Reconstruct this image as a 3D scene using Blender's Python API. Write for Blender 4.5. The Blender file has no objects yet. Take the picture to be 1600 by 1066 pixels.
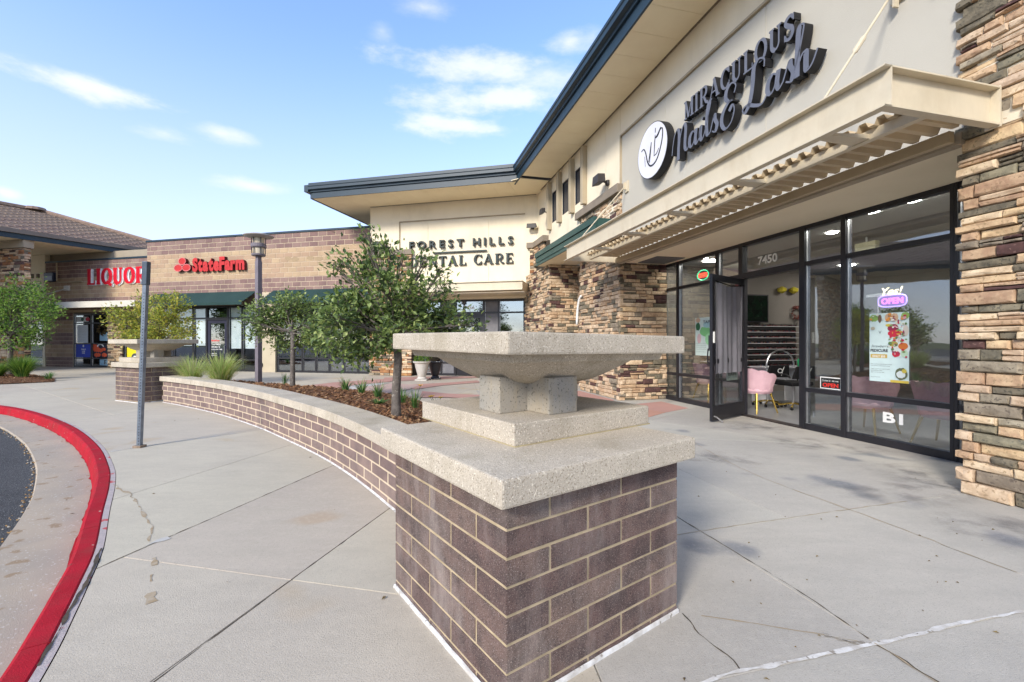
import bpy, bmesh, math, random
from mathutils import Vector, Matrix, noise
R = math.radians
rng = random.Random(7)
scene = bpy.context.scene
COL = scene.collection
# ------------------------------------------------------------------ camera, sky, sun, exposure
EYE = 1.31
cam_d = bpy.data.cameras.new('camera')
cam_d.sensor_width = 36; cam_d.lens = 15.75; cam_d.clip_start = 0.05; cam_d.clip_end = 2000
cam = bpy.data.objects.new('camera', cam_d); COL.objects.link(cam)
cam.location = (0, 0, EYE); cam.rotation_euler = (R(90), 0, 0)
scene.camera = cam
scene.view_settings.view_transform = 'Standard'
scene.view_settings.look = 'None'
scene.view_settings.gamma = 1
scene.view_settings.use_curve_mapping = False
scene.view_settings.exposure = 1.52
SUN_EL, SUN_AZ = 29, 211          # degrees; azimuth clockwise from +Y
sun_d = bpy.data.lights.new('sun', 'SUN'); sun_d.energy = 1.5; sun_d.angle = R(12); sun_d.color = (1, .93, .82)
sun = bpy.data.objects.new('sun', sun_d); COL.objects.link(sun)
sdir = Vector((math.cos(R(SUN_EL))*math.sin(R(SUN_AZ)), math.cos(R(SUN_EL))*math.cos(R(SUN_AZ)), math.sin(R(SUN_EL))))
sun.rotation_euler = sdir.to_track_quat('Z', 'Y').to_euler(); sun.location = sdir*50

class NT:
    def __init__(s, tree): s.t = tree; s.n = tree.nodes; s.l = tree.links
    def add(s, typ, **kw):
        nd = s.n.new(typ)
        for k, v in kw.items(): setattr(nd, k, v)
        return nd
    def put(s, nd, key, v):
        if isinstance(v, (int, float)): nd.inputs[key].default_value = v
        elif isinstance(v, tuple):
            nd.inputs[key].default_value = v if len(v) == 4 or nd.inputs[key].type == 'VECTOR' else (*v, 1)
        else: s.l.new(v, nd.inputs[key])
    def math(s, op, a, b=0.0, c=0.0, clamp=False):
        nd = s.add('ShaderNodeMath', operation=op, use_clamp=clamp)
        s.put(nd, 0, a); s.put(nd, 1, b); s.put(nd, 2, c)
        return nd.outputs[0]
    def mix(s, f, a, b, blend='MIX'):
        nd = s.add('ShaderNodeMix', data_type='RGBA', blend_type=blend)
        s.put(nd, 0, f); s.put(nd, 6, a); s.put(nd, 7, b)
        return nd.outputs[2]
    def noise(s, vec, scale, detail=3, rough=.55):
        nd = s.add('ShaderNodeTexNoise'); s.l.new(vec, nd.inputs['Vector'])
        nd.inputs['Scale'].default_value = scale; nd.inputs['Detail'].default_value = detail
        nd.inputs['Roughness'].default_value = rough
        return nd.outputs[0]
    def ramp(s, f, lo, hi, a=0., b=1.):
        nd = s.add('ShaderNodeMapRange', interpolation_type='SMOOTHSTEP')
        s.put(nd, 0, f); s.put(nd, 1, lo); s.put(nd, 2, hi); s.put(nd, 3, a); s.put(nd, 4, b)
        return nd.outputs[0]

def build_world():
    w = bpy.data.worlds.new('World'); scene.world = w; w.use_nodes = True
    t = NT(w.node_tree); t.n.clear()
    out = t.add('ShaderNodeOutputWorld'); bg = t.add('ShaderNodeBackground')
    sky = t.add('ShaderNodeTexSky', sky_type='NISHITA', sun_disc=False)
    sky.sun_elevation = R(SUN_EL); sky.sun_rotation = R(SUN_AZ)
    sky.air_density = 1.0; sky.dust_density = 1.2; sky.ozone_density = 1.6; sky.altitude = 1700
    co = t.add('ShaderNodeTexCoord').outputs['Generated']
    sep = t.add('ShaderNodeSeparateXYZ'); t.l.new(co, sep.inputs[0])
    az = t.math('ARCTAN2', sep.outputs[0], sep.outputs[1]); el = t.math('ARCSINE', sep.outputs[2])
    mp = t.add('ShaderNodeMapping'); t.l.new(co, mp.inputs[0]); mp.inputs['Scale'].default_value = (1, 1, 2.6)
    n1 = t.noise(mp.outputs[0], 9, 7, .62)
    nn = t.math('MULTIPLY', t.math('SUBTRACT', n1, .5), 2.6)
    clouds = [(145,137,150,17,1),(255,208,44,12,.6),(345,208,52,11,.6),(745,106,130,20,.95),(770,157,130,21,1),(706,199,86,15,1),
              (892,64,42,17,.7),(660,12,48,13,.5),(597,50,18,11,.4),(395,290,52,9,.6),(12,302,26,8,.7),(860,118,90,20,.6)]
    tot = None
    for x, y, rx, ry, am in clouds:
        a = math.atan2(x-800, 700); e = math.atan2(533-y, math.hypot(700, x-800))
        ra = rx/700*math.cos(a)**2*1.1; re = ry/700*math.cos(a)*1.12
        da = t.math('MULTIPLY', t.math('SUBTRACT', az, a), 1/ra); de = t.math('MULTIPLY', t.math('SUBTRACT', el, e), 1/re)
        d = t.math('SQRT', t.math('ADD', t.math('MULTIPLY', da, da), t.math('MULTIPLY', de, de)))
        m = t.math('MULTIPLY', t.math('ADD', t.math('SUBTRACT', 1.0, d), nn), am)
        tot = m if tot is None else t.math('MAXIMUM', tot, m)
    mask = t.ramp(tot, -.15, .95)
    # the same kind of thin cloud over the rest of the sky
    n2 = t.noise(mp.outputs[0], 3.4, 8, .6)
    outside = t.ramp(t.math('ABSOLUTE', az), .86, 1.1)
    gen = t.math('MULTIPLY', t.ramp(n2, .40, .66), outside)
    mask = t.math('MAXIMUM', mask, t.math('MULTIPLY', gen, .95))
    up = t.ramp(el, .0, .04)
    mask = t.math('MULTIPLY', t.math('MULTIPLY', mask, up), .72)
    hz = t.math('ADD', t.math('MULTIPLY', t.ramp(el, .62, -.05), .70), .04)
    base = t.mix(hz, t.mix(1., sky.outputs[0], (.90, .985, 1.06), 'MULTIPLY'), (2.15, 1.9, 2.1))
    colr = t.mix(mask, base, (2.75, 2.75, 2.8))
    t.l.new(colr, bg.inputs[0]); bg.inputs[1].default_value = 0.15
    t.l.new(bg.outputs[0], out.inputs[0])
build_world()

# ------------------------------------------------------------------ materials
MATS = {}
def M(name, c, c2=None, scale=3., rough=.8, bump=0., bscale=60., rnd=0., metal=0., spec=.25, speck=None, amt=1., speck2=None, stain=None):
    """procedural surface: two tones mixed by world-space noise, optional speckle, relief and per-piece variation"""
    if name in MATS: return MATS[name]
    m = bpy.data.materials.new(name); m.use_nodes = True; MATS[name] = m
    t = NT(m.node_tree); b = t.n['Principled BSDF']
    pos = t.add('ShaderNodeNewGeometry').outputs['Position']
    c2 = c2 or tuple(x*.82 for x in c)
    f = t.ramp(t.noise(pos, scale, 5, .6), .32, .68, 0, amt)
    col = t.mix(f, tuple(c), tuple(c2))
    if speck:
        sc, ss, th = speck
        col = t.mix(t.ramp(t.noise(pos, ss, 2, .5), th, th+.07), col, tuple(sc))
    if speck2:
        sc, ss, th = speck2
        col = t.mix(t.ramp(t.noise(pos, ss, 2, .5), th, th+.07), col, tuple(sc))
    if stain:
        sc, sz, k_ = stain
        mp = t.add('ShaderNodeMapping'); t.l.new(pos, mp.inputs[0]); mp.inputs['Scale'].default_value = (1, 1, .28)
        fs = t.ramp(t.noise(mp.outputs[0], sz, 7, .7), .46, .74)
        col = t.mix(t.math('MULTIPLY', fs, k_), col, tuple(sc))
        fs = t.ramp(t.noise(pos, sz*.37, 5, .65), .5, .72)
        col = t.mix(t.math('MULTIPLY', fs, k_*.7), col, tuple(x*.8 for x in sc))
    if rnd:
        oi = t.add('ShaderNodeObjectInfo').outputs['Random']
        hs = t.add('ShaderNodeHueSaturation'); t.l.new(col, hs.inputs['Color'])
        t.l.new(t.math('ADD', t.math('MULTIPLY', oi, 2*rnd), 1-rnd), hs.inputs['Value'])
        t.l.new(t.math('ADD', t.math('MULTIPLY', oi, .02), .49), hs.inputs['Hue'])
        col = hs.outputs[0]
    t.l.new(col, b.inputs['Base Color'])
    b.inputs['Roughness'].default_value = rough; b.inputs['Metallic'].default_value = metal
    b.inputs['Specular IOR Level'].default_value = spec
    if bump:
        bn = t.add('ShaderNodeBump'); bn.inputs['Strength'].default_value = bump; bn.inputs['Distance'].default_value = .01
        t.l.new(t.noise(pos, bscale, 5, .65), bn.inputs['Height']); t.l.new(bn.outputs[0], b.inputs['Normal'])
    return m
def emis(name, c, s):
    if name in MATS: return MATS[name]
    m = bpy.data.materials.new(name); m.use_nodes = True; MATS[name] = m
    b = m.node_tree.nodes['Principled BSDF']; b.inputs['Base Color'].default_value = (*c, 1)
    b.inputs['Emission Color'].default_value = (*c, 1); b.inputs['Emission Strength'].default_value = s
    return m
def glass(name, tint=(.75, .8, .8), base=.16):
    m = bpy.data.materials.new(name); m.use_nodes = True; MATS[name] = m
    t = NT(m.node_tree); t.n.remove(t.n['Principled BSDF'])
    fr = t.add('ShaderNodeLayerWeight'); fr.inputs[0].default_value = .5     # Schlick, the same from both faces of the pane
    pos = t.add('ShaderNodeNewGeometry').outputs['Position']
    bn = t.add('ShaderNodeBump'); bn.inputs['Strength'].default_value = .12; bn.inputs['Distance'].default_value = .01
    t.l.new(t.noise(pos, 1.3, 2), bn.inputs['Height'])
    g = t.add('ShaderNodeBsdfGlossy'); g.inputs['Roughness'].default_value = .015; g.inputs['Color'].default_value = (.9, .95, 1, 1)
    t.l.new(bn.outputs[0], g.inputs['Normal'])
    tr = t.add('ShaderNodeBsdfTransparent'); tr.inputs['Color'].default_value = (*tint, 1)
    mx = t.add('ShaderNodeMixShader'); t.l.new(t.math('ADD', t.math('MULTIPLY', t.math('POWER', fr.outputs[1], 4.0), .85), base+.05, clamp=True), mx.inputs[0])
    t.l.new(tr.outputs[0], mx.inputs[1]); t.l.new(g.outputs[0], mx.inputs[2])
    t.l.new(mx.outputs[0], t.n['Material Output'].inputs[0])
    return m
PRECAST = M('precast_concrete', (.56,.49,.39), (.47,.41,.33), 2.2, .88, .55, 140, speck=((.30,.25,.19), 150, .57), speck2=((.72,.65,.53), 120, .6), stain=((.32,.27,.19), 3.6, .6))
PRECAST_GREY = M('precast_concrete_grey', (.30,.285,.255), (.38,.34,.28), 3, .9, .5, 120, speck=((.16,.15,.13), 90, .6), stain=((.42,.33,.2), 9, .6))
PIER_BRICK = M('pier_brick', (.20,.132,.112), (.11,.08,.072), 8, .85, 1., 170, rnd=.2, speck=((.36,.28,.25), 260, .585), speck2=((.05,.035,.035), 200, .6), stain=((.40,.33,.30), 5, .6))
MORTAR = M('mortar', (.52,.41,.27), (.38,.30,.19), 11, .95, .5, 160)
MORTAR_L = M('mortar_pale', (.62,.50,.36), (.52,.42,.30), 5, .95, .3, 90)
BLOCK_DARK = M('block_dark', (.27,.175,.15), (.22,.145,.128), 2, .9, .3, 90, rnd=.16)
BLOCK_TAN = M('block_tan', (.45,.315,.205), (.385,.27,.175), 2, .9, .3, 90, rnd=.1)
STUCCO = M('cream_stucco', (.82,.73,.56), (.77,.68,.52), .8, .9, .35, 160, stain=((.62,.54,.4), 1.6, .35))
STUCCO_EDGE = M('tan_trim_stucco', (.46,.38,.27), (.35,.29,.21), 2, .9, .3, 120)
SOFFIT = M('cream_soffit', (.88,.77,.54), (.83,.71,.49), 1.1, .7, .05, 60)
CREAM_METAL = M('cream_painted_metal', (.64,.56,.42), (.59,.52,.39), 3, .45, .03, 80, stain=((.45,.35,.22), 3.5, .35))
DECK_METAL = M('tan_corrugated_metal', (.62,.50,.33), (.52,.41,.27), 2, .45, .03, 80, stain=((.4,.3,.18), 4, .4))
FASCIA = M('dark_slate_metal', (.016,.034,.052), (.02,.042,.062), 1.5, .42, .02, 40, spec=.35)
GREEN_METAL = M('dark_green_metal', (.03,.075,.065), (.04,.09,.08), 1.5, .4, .02, 40)
AWNING = M('green_canvas', (.018,.045,.042), (.023,.054,.05), 1.2, .85, .2, 120)
BLACK = M('black_aluminium', (.013,.013,.017), (.018,.017,.022), 4, .35, 0, spec=.5)
BLACKM = M('matt_black', (.01,.01,.011), None, 4, .7)
TRIM = M('grey_brown_stone_cap', (.27,.225,.175), (.23,.19,.15), 3, .9, .4, 90)
WHITE = M('white_paint', (.78,.77,.74), (.72,.71,.68), 5, .6)
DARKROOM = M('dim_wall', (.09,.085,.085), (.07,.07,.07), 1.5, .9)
BLIND = M('pale_blind', (.82,.86,.85), (.72,.78,.78), 4, .7)
GOLD = M('gold_metal', (.70,.48,.12), None, 6, .25, metal=.9)
PINK = M('pink_velvet', (.62,.40,.45), (.55,.34,.39), 6, .8)
SILVER = M('brushed_silver', (.6,.6,.62), None, 6, .3, metal=.9)
GALV = M('galvanised_steel', (.24,.28,.33), (.17,.2,.25), 14, .45, .1, 90, metal=.6)
LAMPGREY = M('mauve_grey_steel', (.20,.175,.20), (.17,.15,.17), 6, .5, .05, 80)
GLASS = glass('window_glass', (.86,.88,.88), .10)
GLASS_CLEAR = glass('clear_glass', (.93, .95, .95), .02)
GLASS_DARK = glass('tinted_glass', (.35,.4,.42), .26)
STONES = [M('ledge_cream', (.68,.53,.36), (.50,.36,.23), 11, .92, 1., 26, rnd=.16, speck=((.40,.29,.18), 38, .6)), M('ledge_buff', (.60,.43,.26), (.43,.28,.17), 11, .92, 1., 26, rnd=.2, speck=((.35,.24,.14), 38, .6)),
          M('ledge_olive', (.24,.205,.14), (.14,.122,.088), 11, .92, 1., 26, rnd=.24, speck=((.11,.1,.075), 38, .58)), M('ledge_grey', (.33,.275,.2), (.22,.18,.13), 11, .92, 1., 26, rnd=.22, speck=((.16,.13,.1), 38, .58)),
          M('ledge_maroon', (.13,.068,.058), (.08,.046,.042), 11, .92, 1., 26, rnd=.24, speck=((.2,.12,.1), 38, .6))]
STONE_W = [38, 22, 18, 12, 10]
ORANGES = [M('ledge_rust', (.40,.20,.085), (.3,.15,.07), 9, .9, .7, 45, rnd=.2)]

# ------------------------------------------------------------------ mesh and object helpers
class Fr:
    """a vertical plane: u runs right along it, n points out to the viewer, z is up"""
    def __init__(s, o, d):
        s.o = Vector((o[0], o[1], 0)); d = Vector((d[0], d[1], 0)).normalized()
        s.u = d; s.n = Vector((d.y, -d.x, 0)); s.ang = math.atan2(d.y, d.x)
    def P(s, u, n, z): v = s.o + s.u*u + s.n*n; return (v.x, v.y, z)
FW = Fr((0, 0), (1, 0))
class MB:
    def __init__(s): s.v = []; s.f = []; s.m = []
    def face(s, pts, m=0):
        i = len(s.v); s.v += [tuple(p) for p in pts]; s.f.append(tuple(range(i, i+len(pts)))); s.m.append(m)
    def box(s, F, u0, u1, n0, n1, z0, z1, m=0):
        i = len(s.v)
        for z in (z0, z1):
            for u, n in ((u0, n0), (u1, n0), (u1, n1), (u0, n1)): s.v.append(F.P(u, n, z))
        for q in ((3,2,1,0),(4,5,6,7),(0,1,5,4),(1,2,6,5),(2,3,7,6),(3,0,4,7)):
            s.f.append(tuple(i+k for k in q)); s.m.append(m)
        return s
    def hexa(s, b, t, m=0):
        i = len(s.v); s.v += [tuple(p) for p in b] + [tuple(p) for p in t]; k = len(b)
        s.f.append(tuple(i+j for j in reversed(range(k)))); s.f.append(tuple(i+k+j for j in range(k)))
        for j in range(k): s.f.append((i+j, i+(j+1) % k, i+k+(j+1) % k, i+k+j))
        s.m += [m]*(k+2); return s
    def tube(s, pts, rad, sides=8, m=0, cap=True):
        pts = [Vector(p) for p in pts]
        if isinstance(rad, (int, float)): rad = [rad]*len(pts)
        i = len(s.v); prev = None
        for k, p in enumerate(pts):
            d = (pts[min(k+1, len(pts)-1)] - pts[max(k-1, 0)]).normalized()
            a = d.orthogonal().normalized() if prev is None else (prev - d*prev.dot(d)).normalized()
            prev = a; b = d.cross(a)
            for j in range(sides):
                an = 2*math.pi*j/sides; s.v.append(tuple(p + (a*math.cos(an)+b*math.sin(an))*rad[k]))
        for k in range(len(pts)-1):
            for j in range(sides):
                j2 = (j+1) % sides
                s.f.append((i+k*sides+j, i+k*sides+j2, i+(k+1)*sides+j2, i+(k+1)*sides+j)); s.m.append(m)
        if cap:
            s.f.append(tuple(i+j for j in reversed(range(sides)))); s.m.append(m)
            e = i+(len(pts)-1)*sides; s.f.append(tuple(e+j for j in range(sides))); s.m.append(m)
        return s
    def lathe(s, c, prof, sides=24, m=0, closed=True):
        i = len(s.v)
        for r, z in prof:
            for j in range(sides):
                a = 2*math.pi*j/sides; s.v.append((c[0]+r*math.cos(a), c[1]+r*math.sin(a), c[2]+z))
        for k in range(len(prof)-1):
            for j in range(sides):
                j2 = (j+1) % sides
                s.f.append((i+k*sides+j, i+k*sides+j2, i+(k+1)*sides+j2, i+(k+1)*sides+j)); s.m.append(m)
        if closed:
            s.f.append(tuple(i+j for j in reversed(range(sides)))); s.m.append(m)
            e = i+(len(prof)-1)*sides; s.f.append(tuple(e+j for j in range(sides))); s.m.append(m)
        return s
    def mesh(s, name, mats, off=(0, 0, 0), smooth=False):
        me = bpy.data.meshes.new(name)
        me.from_pydata([(x-off[0], y-off[1], z-off[2]) for x, y, z in s.v], [], s.f)
        for mm in (mats if isinstance(mats, (list, tuple)) else [mats]): me.materials.append(mm)
        me.polygons.foreach_set('material_index', s.m)
        if smooth: me.polygons.foreach_set('use_smooth', [True]*len(s.f))
        me.update(); return me
    def build(s, name, mats, parent=None, smooth=False, kind=None, label=None, bevel=0, origin=None, fix=True):
        xs = [v[0] for v in s.v]; ys = [v[1] for v in s.v]; zs = [v[2] for v in s.v]
        off = origin or ((min(xs)+max(xs))/2, (min(ys)+max(ys))/2, min(zs))
        me = s.mesh(name, mats, off, smooth)
        if fix or bevel:
            bm = bmesh.new(); bm.from_mesh(me)
            if bevel:
                bmesh.ops.remove_doubles(bm, verts=bm.verts, dist=1e-5)
                bmesh.ops.recalc_face_normals(bm, faces=bm.faces)
                ed = [e for e in bm.edges if len(e.link_faces) == 2 and e.calc_face_angle(0) > .6]
                bmesh.ops.bevel(bm, geom=ed, offset=bevel, segments=2, affect='EDGES', profile=.6)
            else: bmesh.ops.recalc_face_normals(bm, faces=bm.faces)
            bm.to_mesh(me); bm.free()
        return link(me, name, off, parent, kind, label)
def wpos(o):
    v = Vector((0, 0, 0))
    while o: v += o.location; o = o.parent
    return v
def link(me, name, loc, parent=None, kind=None, label=None, rz=0):
    o = bpy.data.objects.new(name, me); COL.objects.link(o)
    if parent: o.parent = parent; o.location = Vector(loc) - wpos(parent)
    else: o.location = loc
    if rz: o.rotation_euler = (0, 0, rz)
    if kind: o['kind'] = kind
    if label: o['label'] = label
    return o
def tag(o, label, cat, group=None):
    o['label'] = label; o['category'] = cat
    if group: o['group'] = group
    return o
def thing(name, label, cat, loc=(0, 0, 0), group=None):
    o = bpy.data.objects.new(name, None); COL.objects.link(o); o.location = loc; o.empty_display_size = .3
    return tag(o, label, cat, group)
def catmull(pts, step=6):
    P = [Vector(p) for p in pts]; P = [P[0]*2-P[1]] + P + [P[-1]*2-P[-2]]; out = []
    for i in range(1, len(P)-2):
        for k in range(step):
            t = k/step; a, b, c, d = P[i-1], P[i], P[i+1], P[i+2]
            out.append(.5*((2*b)+(-a+c)*t+(2*a-5*b+4*c-d)*t*t+(-a+3*b-3*c+d)*t**3))
    out.append(P[-2]); return out
def resample(pts, L):
    out = [pts[0].copy()]; acc = 0; need = L
    for a, b in zip(pts, pts[1:]):
        d = (b-a).length; pos = 0
        while acc + d - pos >= need:
            pos += need-acc; acc = 0; out.append(a.lerp(b, pos/d))
        acc += d-pos
    return out
def at(px, py, y):            # a point seen at photo pixel px,py at distance y ahead
    return Vector(((px-800)/700*y, y, EYE+(533-py)/700*y))
def gnd(px, py, h=0.):        # a point on the level h
    y = 700*(EYE-h)/(py-533); return Vector(((px-800)/700*y, y, h))

BRICK_CACHE = {}
def brick_mesh(L, h, d, mat, ch=.004):
    k = (round(L, 3), round(h, 3), round(d, 3), mat.name)
    if k not in BRICK_CACHE:
        b = MB(); x, z = L/2, h/2
        i = 0; b.v = [(-x,0,-z),(x,0,-z),(x,0,z),(-x,0,z), (-x,-d+ch,-z),(x,-d+ch,-z),(x,-d+ch,z),(-x,-d+ch,z),
                      (-x+ch,-d,-z+ch),(x-ch,-d,-z+ch),(x-ch,-d,z-ch),(-x+ch,-d,z-ch)]
        b.f = [(8,9,10,11)] + [(q, (q+1) % 4, (q+1) % 4+4, q+4) for q in range(4)] + [(q+4, (q+1) % 4+4, (q+1) % 4+8, q+8) for q in range(4)]
        b.m = [0]*9
        BRICK_CACHE[k] = b.mesh('brick', mat)
    return BRICK_CACHE[k]
def brick_rows(F, n, u0, u1, z0, z1, top, course, bl, joint, depth, pick, name, parent, shift=0, u_lo=None):
    """courses of separate bricks laid downward from 'top' between u0 and u1"""
    k = 0; out = []
    while True:
        zt = top-k*course; zb = max(zt-course, z0)
        if zt-zb < .03 or zt <= z0: break
        off = (bl/2 if (k+shift) % 2 else 0)
        edges = [u0]; x = u0+(bl-off if off else bl)
        while x < u1-.06: edges.append(x); x += bl
        edges.append(u1)
        for a, b in zip(edges, edges[1:]):
            mt = pick(k)
            me = brick_mesh(b-a-joint, zt-zb-joint, depth, mt)
            out.append(link(me, name, F.P((a+b)/2, n, (zt+zb)/2), parent, rz=F.ang))
        k += 1
    return out
STONE_CACHE = {}
def stone_mesh(L, h, var, mat):
    k = (round(L, 3), round(h, 3), var, mat.name)
    if k not in STONE_CACHE:
        rr = random.Random(hash((round(L*1000), round(h*1000), var)) & 0xffff)
        b = MB(); x, z = L/2, h/2; c = min(.012, h*.16)
        j = lambda s: rr.uniform(-s, s)
        fx = [(-x+c, -z+c), (0, -z+c*.6), (x-c, -z+c), (x-c, z-c), (0, z-c*.6), (-x+c, z-c)]
        ox = [(-x, -z), (0, -z), (x, -z), (x, z), (0, z), (-x, z)]
        b.v = [(p[0], .03, p[1]) for p in ox] + [(p[0]+j(.004), -.028+j(.006), p[1]+j(.003)) for p in ox] + [(p[0]+j(.007), -.045+j(.007), p[1]+j(.005)) for p in fx]
        b.v.append((j(x*.4), -.05+j(.006), j(z*.3)))
        b.f = [(q, (q+1) % 6, (q+1) % 6+6, q+6) for q in range(6)] + [(q+6, (q+1) % 6+6, (q+1) % 6+12, q+12) for q in range(6)] + [(12+q, 12+(q+1) % 6, 18) for q in range(6)]
        b.m = [0]*len(b.f); STONE_CACHE[k] = b.mesh('stone', mat)
    return STONE_CACHE[k]
def stone_plan(F, n, u0, u1, z0, z1, ex=(0, 0), big=1., warm=False):
    """a ledgestone face as a list of (mesh, location, angle, apparent size)"""
    out = []; z = z0; row = 0
    while z < z1-.03:
        h = rng.choice([.065, .08, .08, .095, .11])*big
        if z+h > z1-.03: h = z1-z
        a = u0-(ex[0] if row % 2 else 0); end = u1+(ex[1] if row % 2 else 0)
        while a < end-.01:
            L = rng.choice([.12, .16, .2, .24, .28, .34, .4])*big
            if end-(a+L) < .09*big: L = end-a
            L = round(L, 2) if L != end-a else L
            mt = rng.choices(STONES, STONE_W)[0]
            if warm and rng.random() < .3: mt = ORANGES[0]
            p = F.P(a+L/2, n+rng.uniform(-.03, .018), z+h/2)
            dd = Vector(p)-Vector((0, 0, EYE)); sz = L*abs(F.n.dot(dd.normalized()))*h/max(dd.length, .5)**2
            if h > .15 or not rng.random() < .16: out.append((stone_mesh(L-.006, h-.006, rng.randrange(3), mt), p, F.ang, sz))
            else:   # two thin stones one over the other
                for q in (-.25, .25):
                    p2 = (p[0], p[1], z+h/2+h*q)
                    out.append((stone_mesh(L-.006, h/2-.005, rng.randrange(3), rng.choices(STONES, STONE_W)[0]), p2, F.ang, sz/2))
            a += L
        z += h; row += 1
    return out
def place_stones(plans, limit=290):
    """plans: [(parent part, stones)]; the largest seen become separate stones, the rest one joined part"""
    allst = [(s, par) for par, st in plans for s in st]
    allst.sort(key=lambda q: -q[0][3])
    rest = {}
    for i, ((me, p, ang, sz), par) in enumerate(allst):
        if i < limit: link(me, 'stone', p, par, rz=ang)
        else: rest.setdefault(par.name, [par, []])[1].append((me, p, ang))
    for par, lst in rest.values():
        mats = []; b = MB()
        for me, p, ang in lst:
            mt = me.materials[0]
            if mt not in mats: mats.append(mt)
            mi = mats.index(mt); ca, sa = math.cos(ang), math.sin(ang); i0 = len(b.v)
            b.v += [(p[0]+v.co.x*ca-v.co.y*sa, p[1]+v.co.x*sa+v.co.y*ca, p[2]+v.co.z) for v in me.vertices]
            for f in me.polygons: b.f.append(tuple(i0+q for q in f.vertices)); b.m.append(mi)
        b.build('small_stones', mats, par, kind='stuff', fix=False)

# ---- lettering
def catm2(pts, step=6): return [(p.x, p.y) for p in catmull([(a, b, 0) for a, b in pts], step)]
def arc(cx, cy, rx, ry, a0, a1, n=16): return [(cx+rx*math.cos(R(a0+(a1-a0)*i/n)), cy+ry*math.sin(R(a0+(a1-a0)*i/n))) for i in range(n+1)]
def ribbon(b, F, pts, wid, u0, z0, s, n0, n1, sx=1., m=(0, 1), shear=0.):
    """an extruded pen stroke standing off the wall; wid is a number or a function of direction"""
    L, Rr = [], []
    k = len(pts)
    for i, p in enumerate(pts):
        a = pts[max(i-1, 0)]; c = pts[min(i+1, k-1)]
        d = Vector((c[0]-a[0], c[1]-a[1])); d = d.normalized() if d.length > 1e-9 else Vector((1, 0))
        w = (wid(d, i/(k-1)) if callable(wid) else wid)/2
        q = Vector((-d.y, d.x))*w
        L.append((p[0]+q.x, p[1]+q.y)); Rr.append((p[0]-q.x, p[1]-q.y))
    W = lambda p, n: F.P(u0+(p[0]+shear*p[1])*s*sx, n, z0+p[1]*s)
    n1 += rng.uniform(0, .0025)
    for i in range(k-1):
        l0, l1, r0, r1 = L[i], L[i+1], Rr[i], Rr[i+1]
        b.face([W(l0, n1), W(l1, n1), W(r1, n1), W(r0, n1)], m[0])
        b.face([W(l0, n0), W(l1, n0), W(l1, n1), W(l0, n1)], m[1])
        b.face([W(r0, n0), W(r1, n0), W(r1, n1), W(r0, n1)], m[1])
    b.face([W(L[0], n0), W(Rr[0], n0), W(Rr[0], n1), W(L[0], n1)], m[1])
    b.face([W(L[-1], n0), W(Rr[-1], n0), W(Rr[-1], n1), W(L[-1], n1)], m[1])
TK, TN = .19, .075
def V(x, a=0., b=1., w=TK): return ([(x, a), (x, b)], w)
def H(y, a, b, w=TN): return ([(a, y), (b, y)], w)
ring = lambda d, t: TN+(TK-TN)*abs(d.y)
SERIF = {
 'L': (.72, [V(.2), H(.965, .04, .36), H(.035, .04, .68), V(.65, 0, .26, .06)]),
 'I': (.4, [V(.2), H(.965, .03, .37), H(.035, .03, .37)]),
 'O': (.86, [(arc(.43, .5, .33, .46, 0, 360, 28), ring)]),
 'Q': (.86, [(arc(.43, .5, .33, .46, 0, 360, 28), ring), ([(.42, .2), (.62, .0), (.84, -.08)], .12)]),
 'C': (.78, [(arc(.43, .5, .33, .46, 42, 318, 24), ring), V(.7, .68, .98, .06), V(.7, .02, .32, .06)]),
 'G': (.82, [(arc(.43, .5, .33, .46, 42, 330, 24), ring)]),
 'U': (.84, [(([(.2, 1), (.2, .3)] + arc(.42, .3, .22, .265, 180, 270, 8)[1:]), TK), ((arc(.42, .3, .22, .265, 270, 360, 8) + [(.64, 1)]), TN+.02), H(.965, .04, .36), H(.965, .5, .78)]),
 'R': (.84, [V(.2), H(.965, .04, .5), H(.035, .04, .38), H(.48, .2, .5), (arc(.45, .725, .21, .24, -90, 90, 14), ring), ([(.42, .48), (.62, .12), (.82, .035)], TK*.8)]),
 'S': (.66, [(catm2([(.56, .78), (.42, .95), (.2, .9), (.13, .73), (.3, .56), (.48, .42), (.52, .22), (.38, .05), (.18, .07), (.09, .24)], 5), lambda d, t: TN+(TK-TN)*max(0, 1-abs(t-.5)*1.7)+.02), V(.57, .7, .98, .06), V(.08, .03, .3, .06)]),
 'M': (1.02, [V(.17, w=.075), V(.83), ([(.19, .98), (.49, .05)], TK), ([(.49, .05), (.8, .98)], .075), H(.035, .03, .31), H(.035, .66, 1.0), H(.965, .03, .25), H(.965, .75, 1.0)]),
 'A': (.9, [([(.1, .02), (.45, 1)], .08), ([(.42, 1), (.74, .02)], TK), H(.33, .24, .62), H(.035, .0, .26), H(.035, .58, .9)]),
 'D': (.84, [V(.2), H(.965, .04, .42), H(.035, .04, .42), (arc(.38, .5, .35, .463, -90, 90, 18), ring)]),
 'E': (.74, [V(.2), H(.965, .04, .66), H(.035, .04, .68), H(.5, .2, .5), V(.63, .76, 1, .06), V(.65, 0, .26, .06), V(.5, .4, .6, .05)]),
 'N': (.92, [V(.18, w=.08), V(.76, w=.08), ([(.18, .96), (.76, .04)], TK), H(.965, .02, .3), H(.035, .04, .34), H(.965, .6, .92)]),
 'T': (.8, [V(.4), H(.965, .05, .75), H(.035, .24, .56), V(.08, .74, 1, .06), V(.72, .74, 1, .06)]),
 ' ': (.45, []),
}
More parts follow.
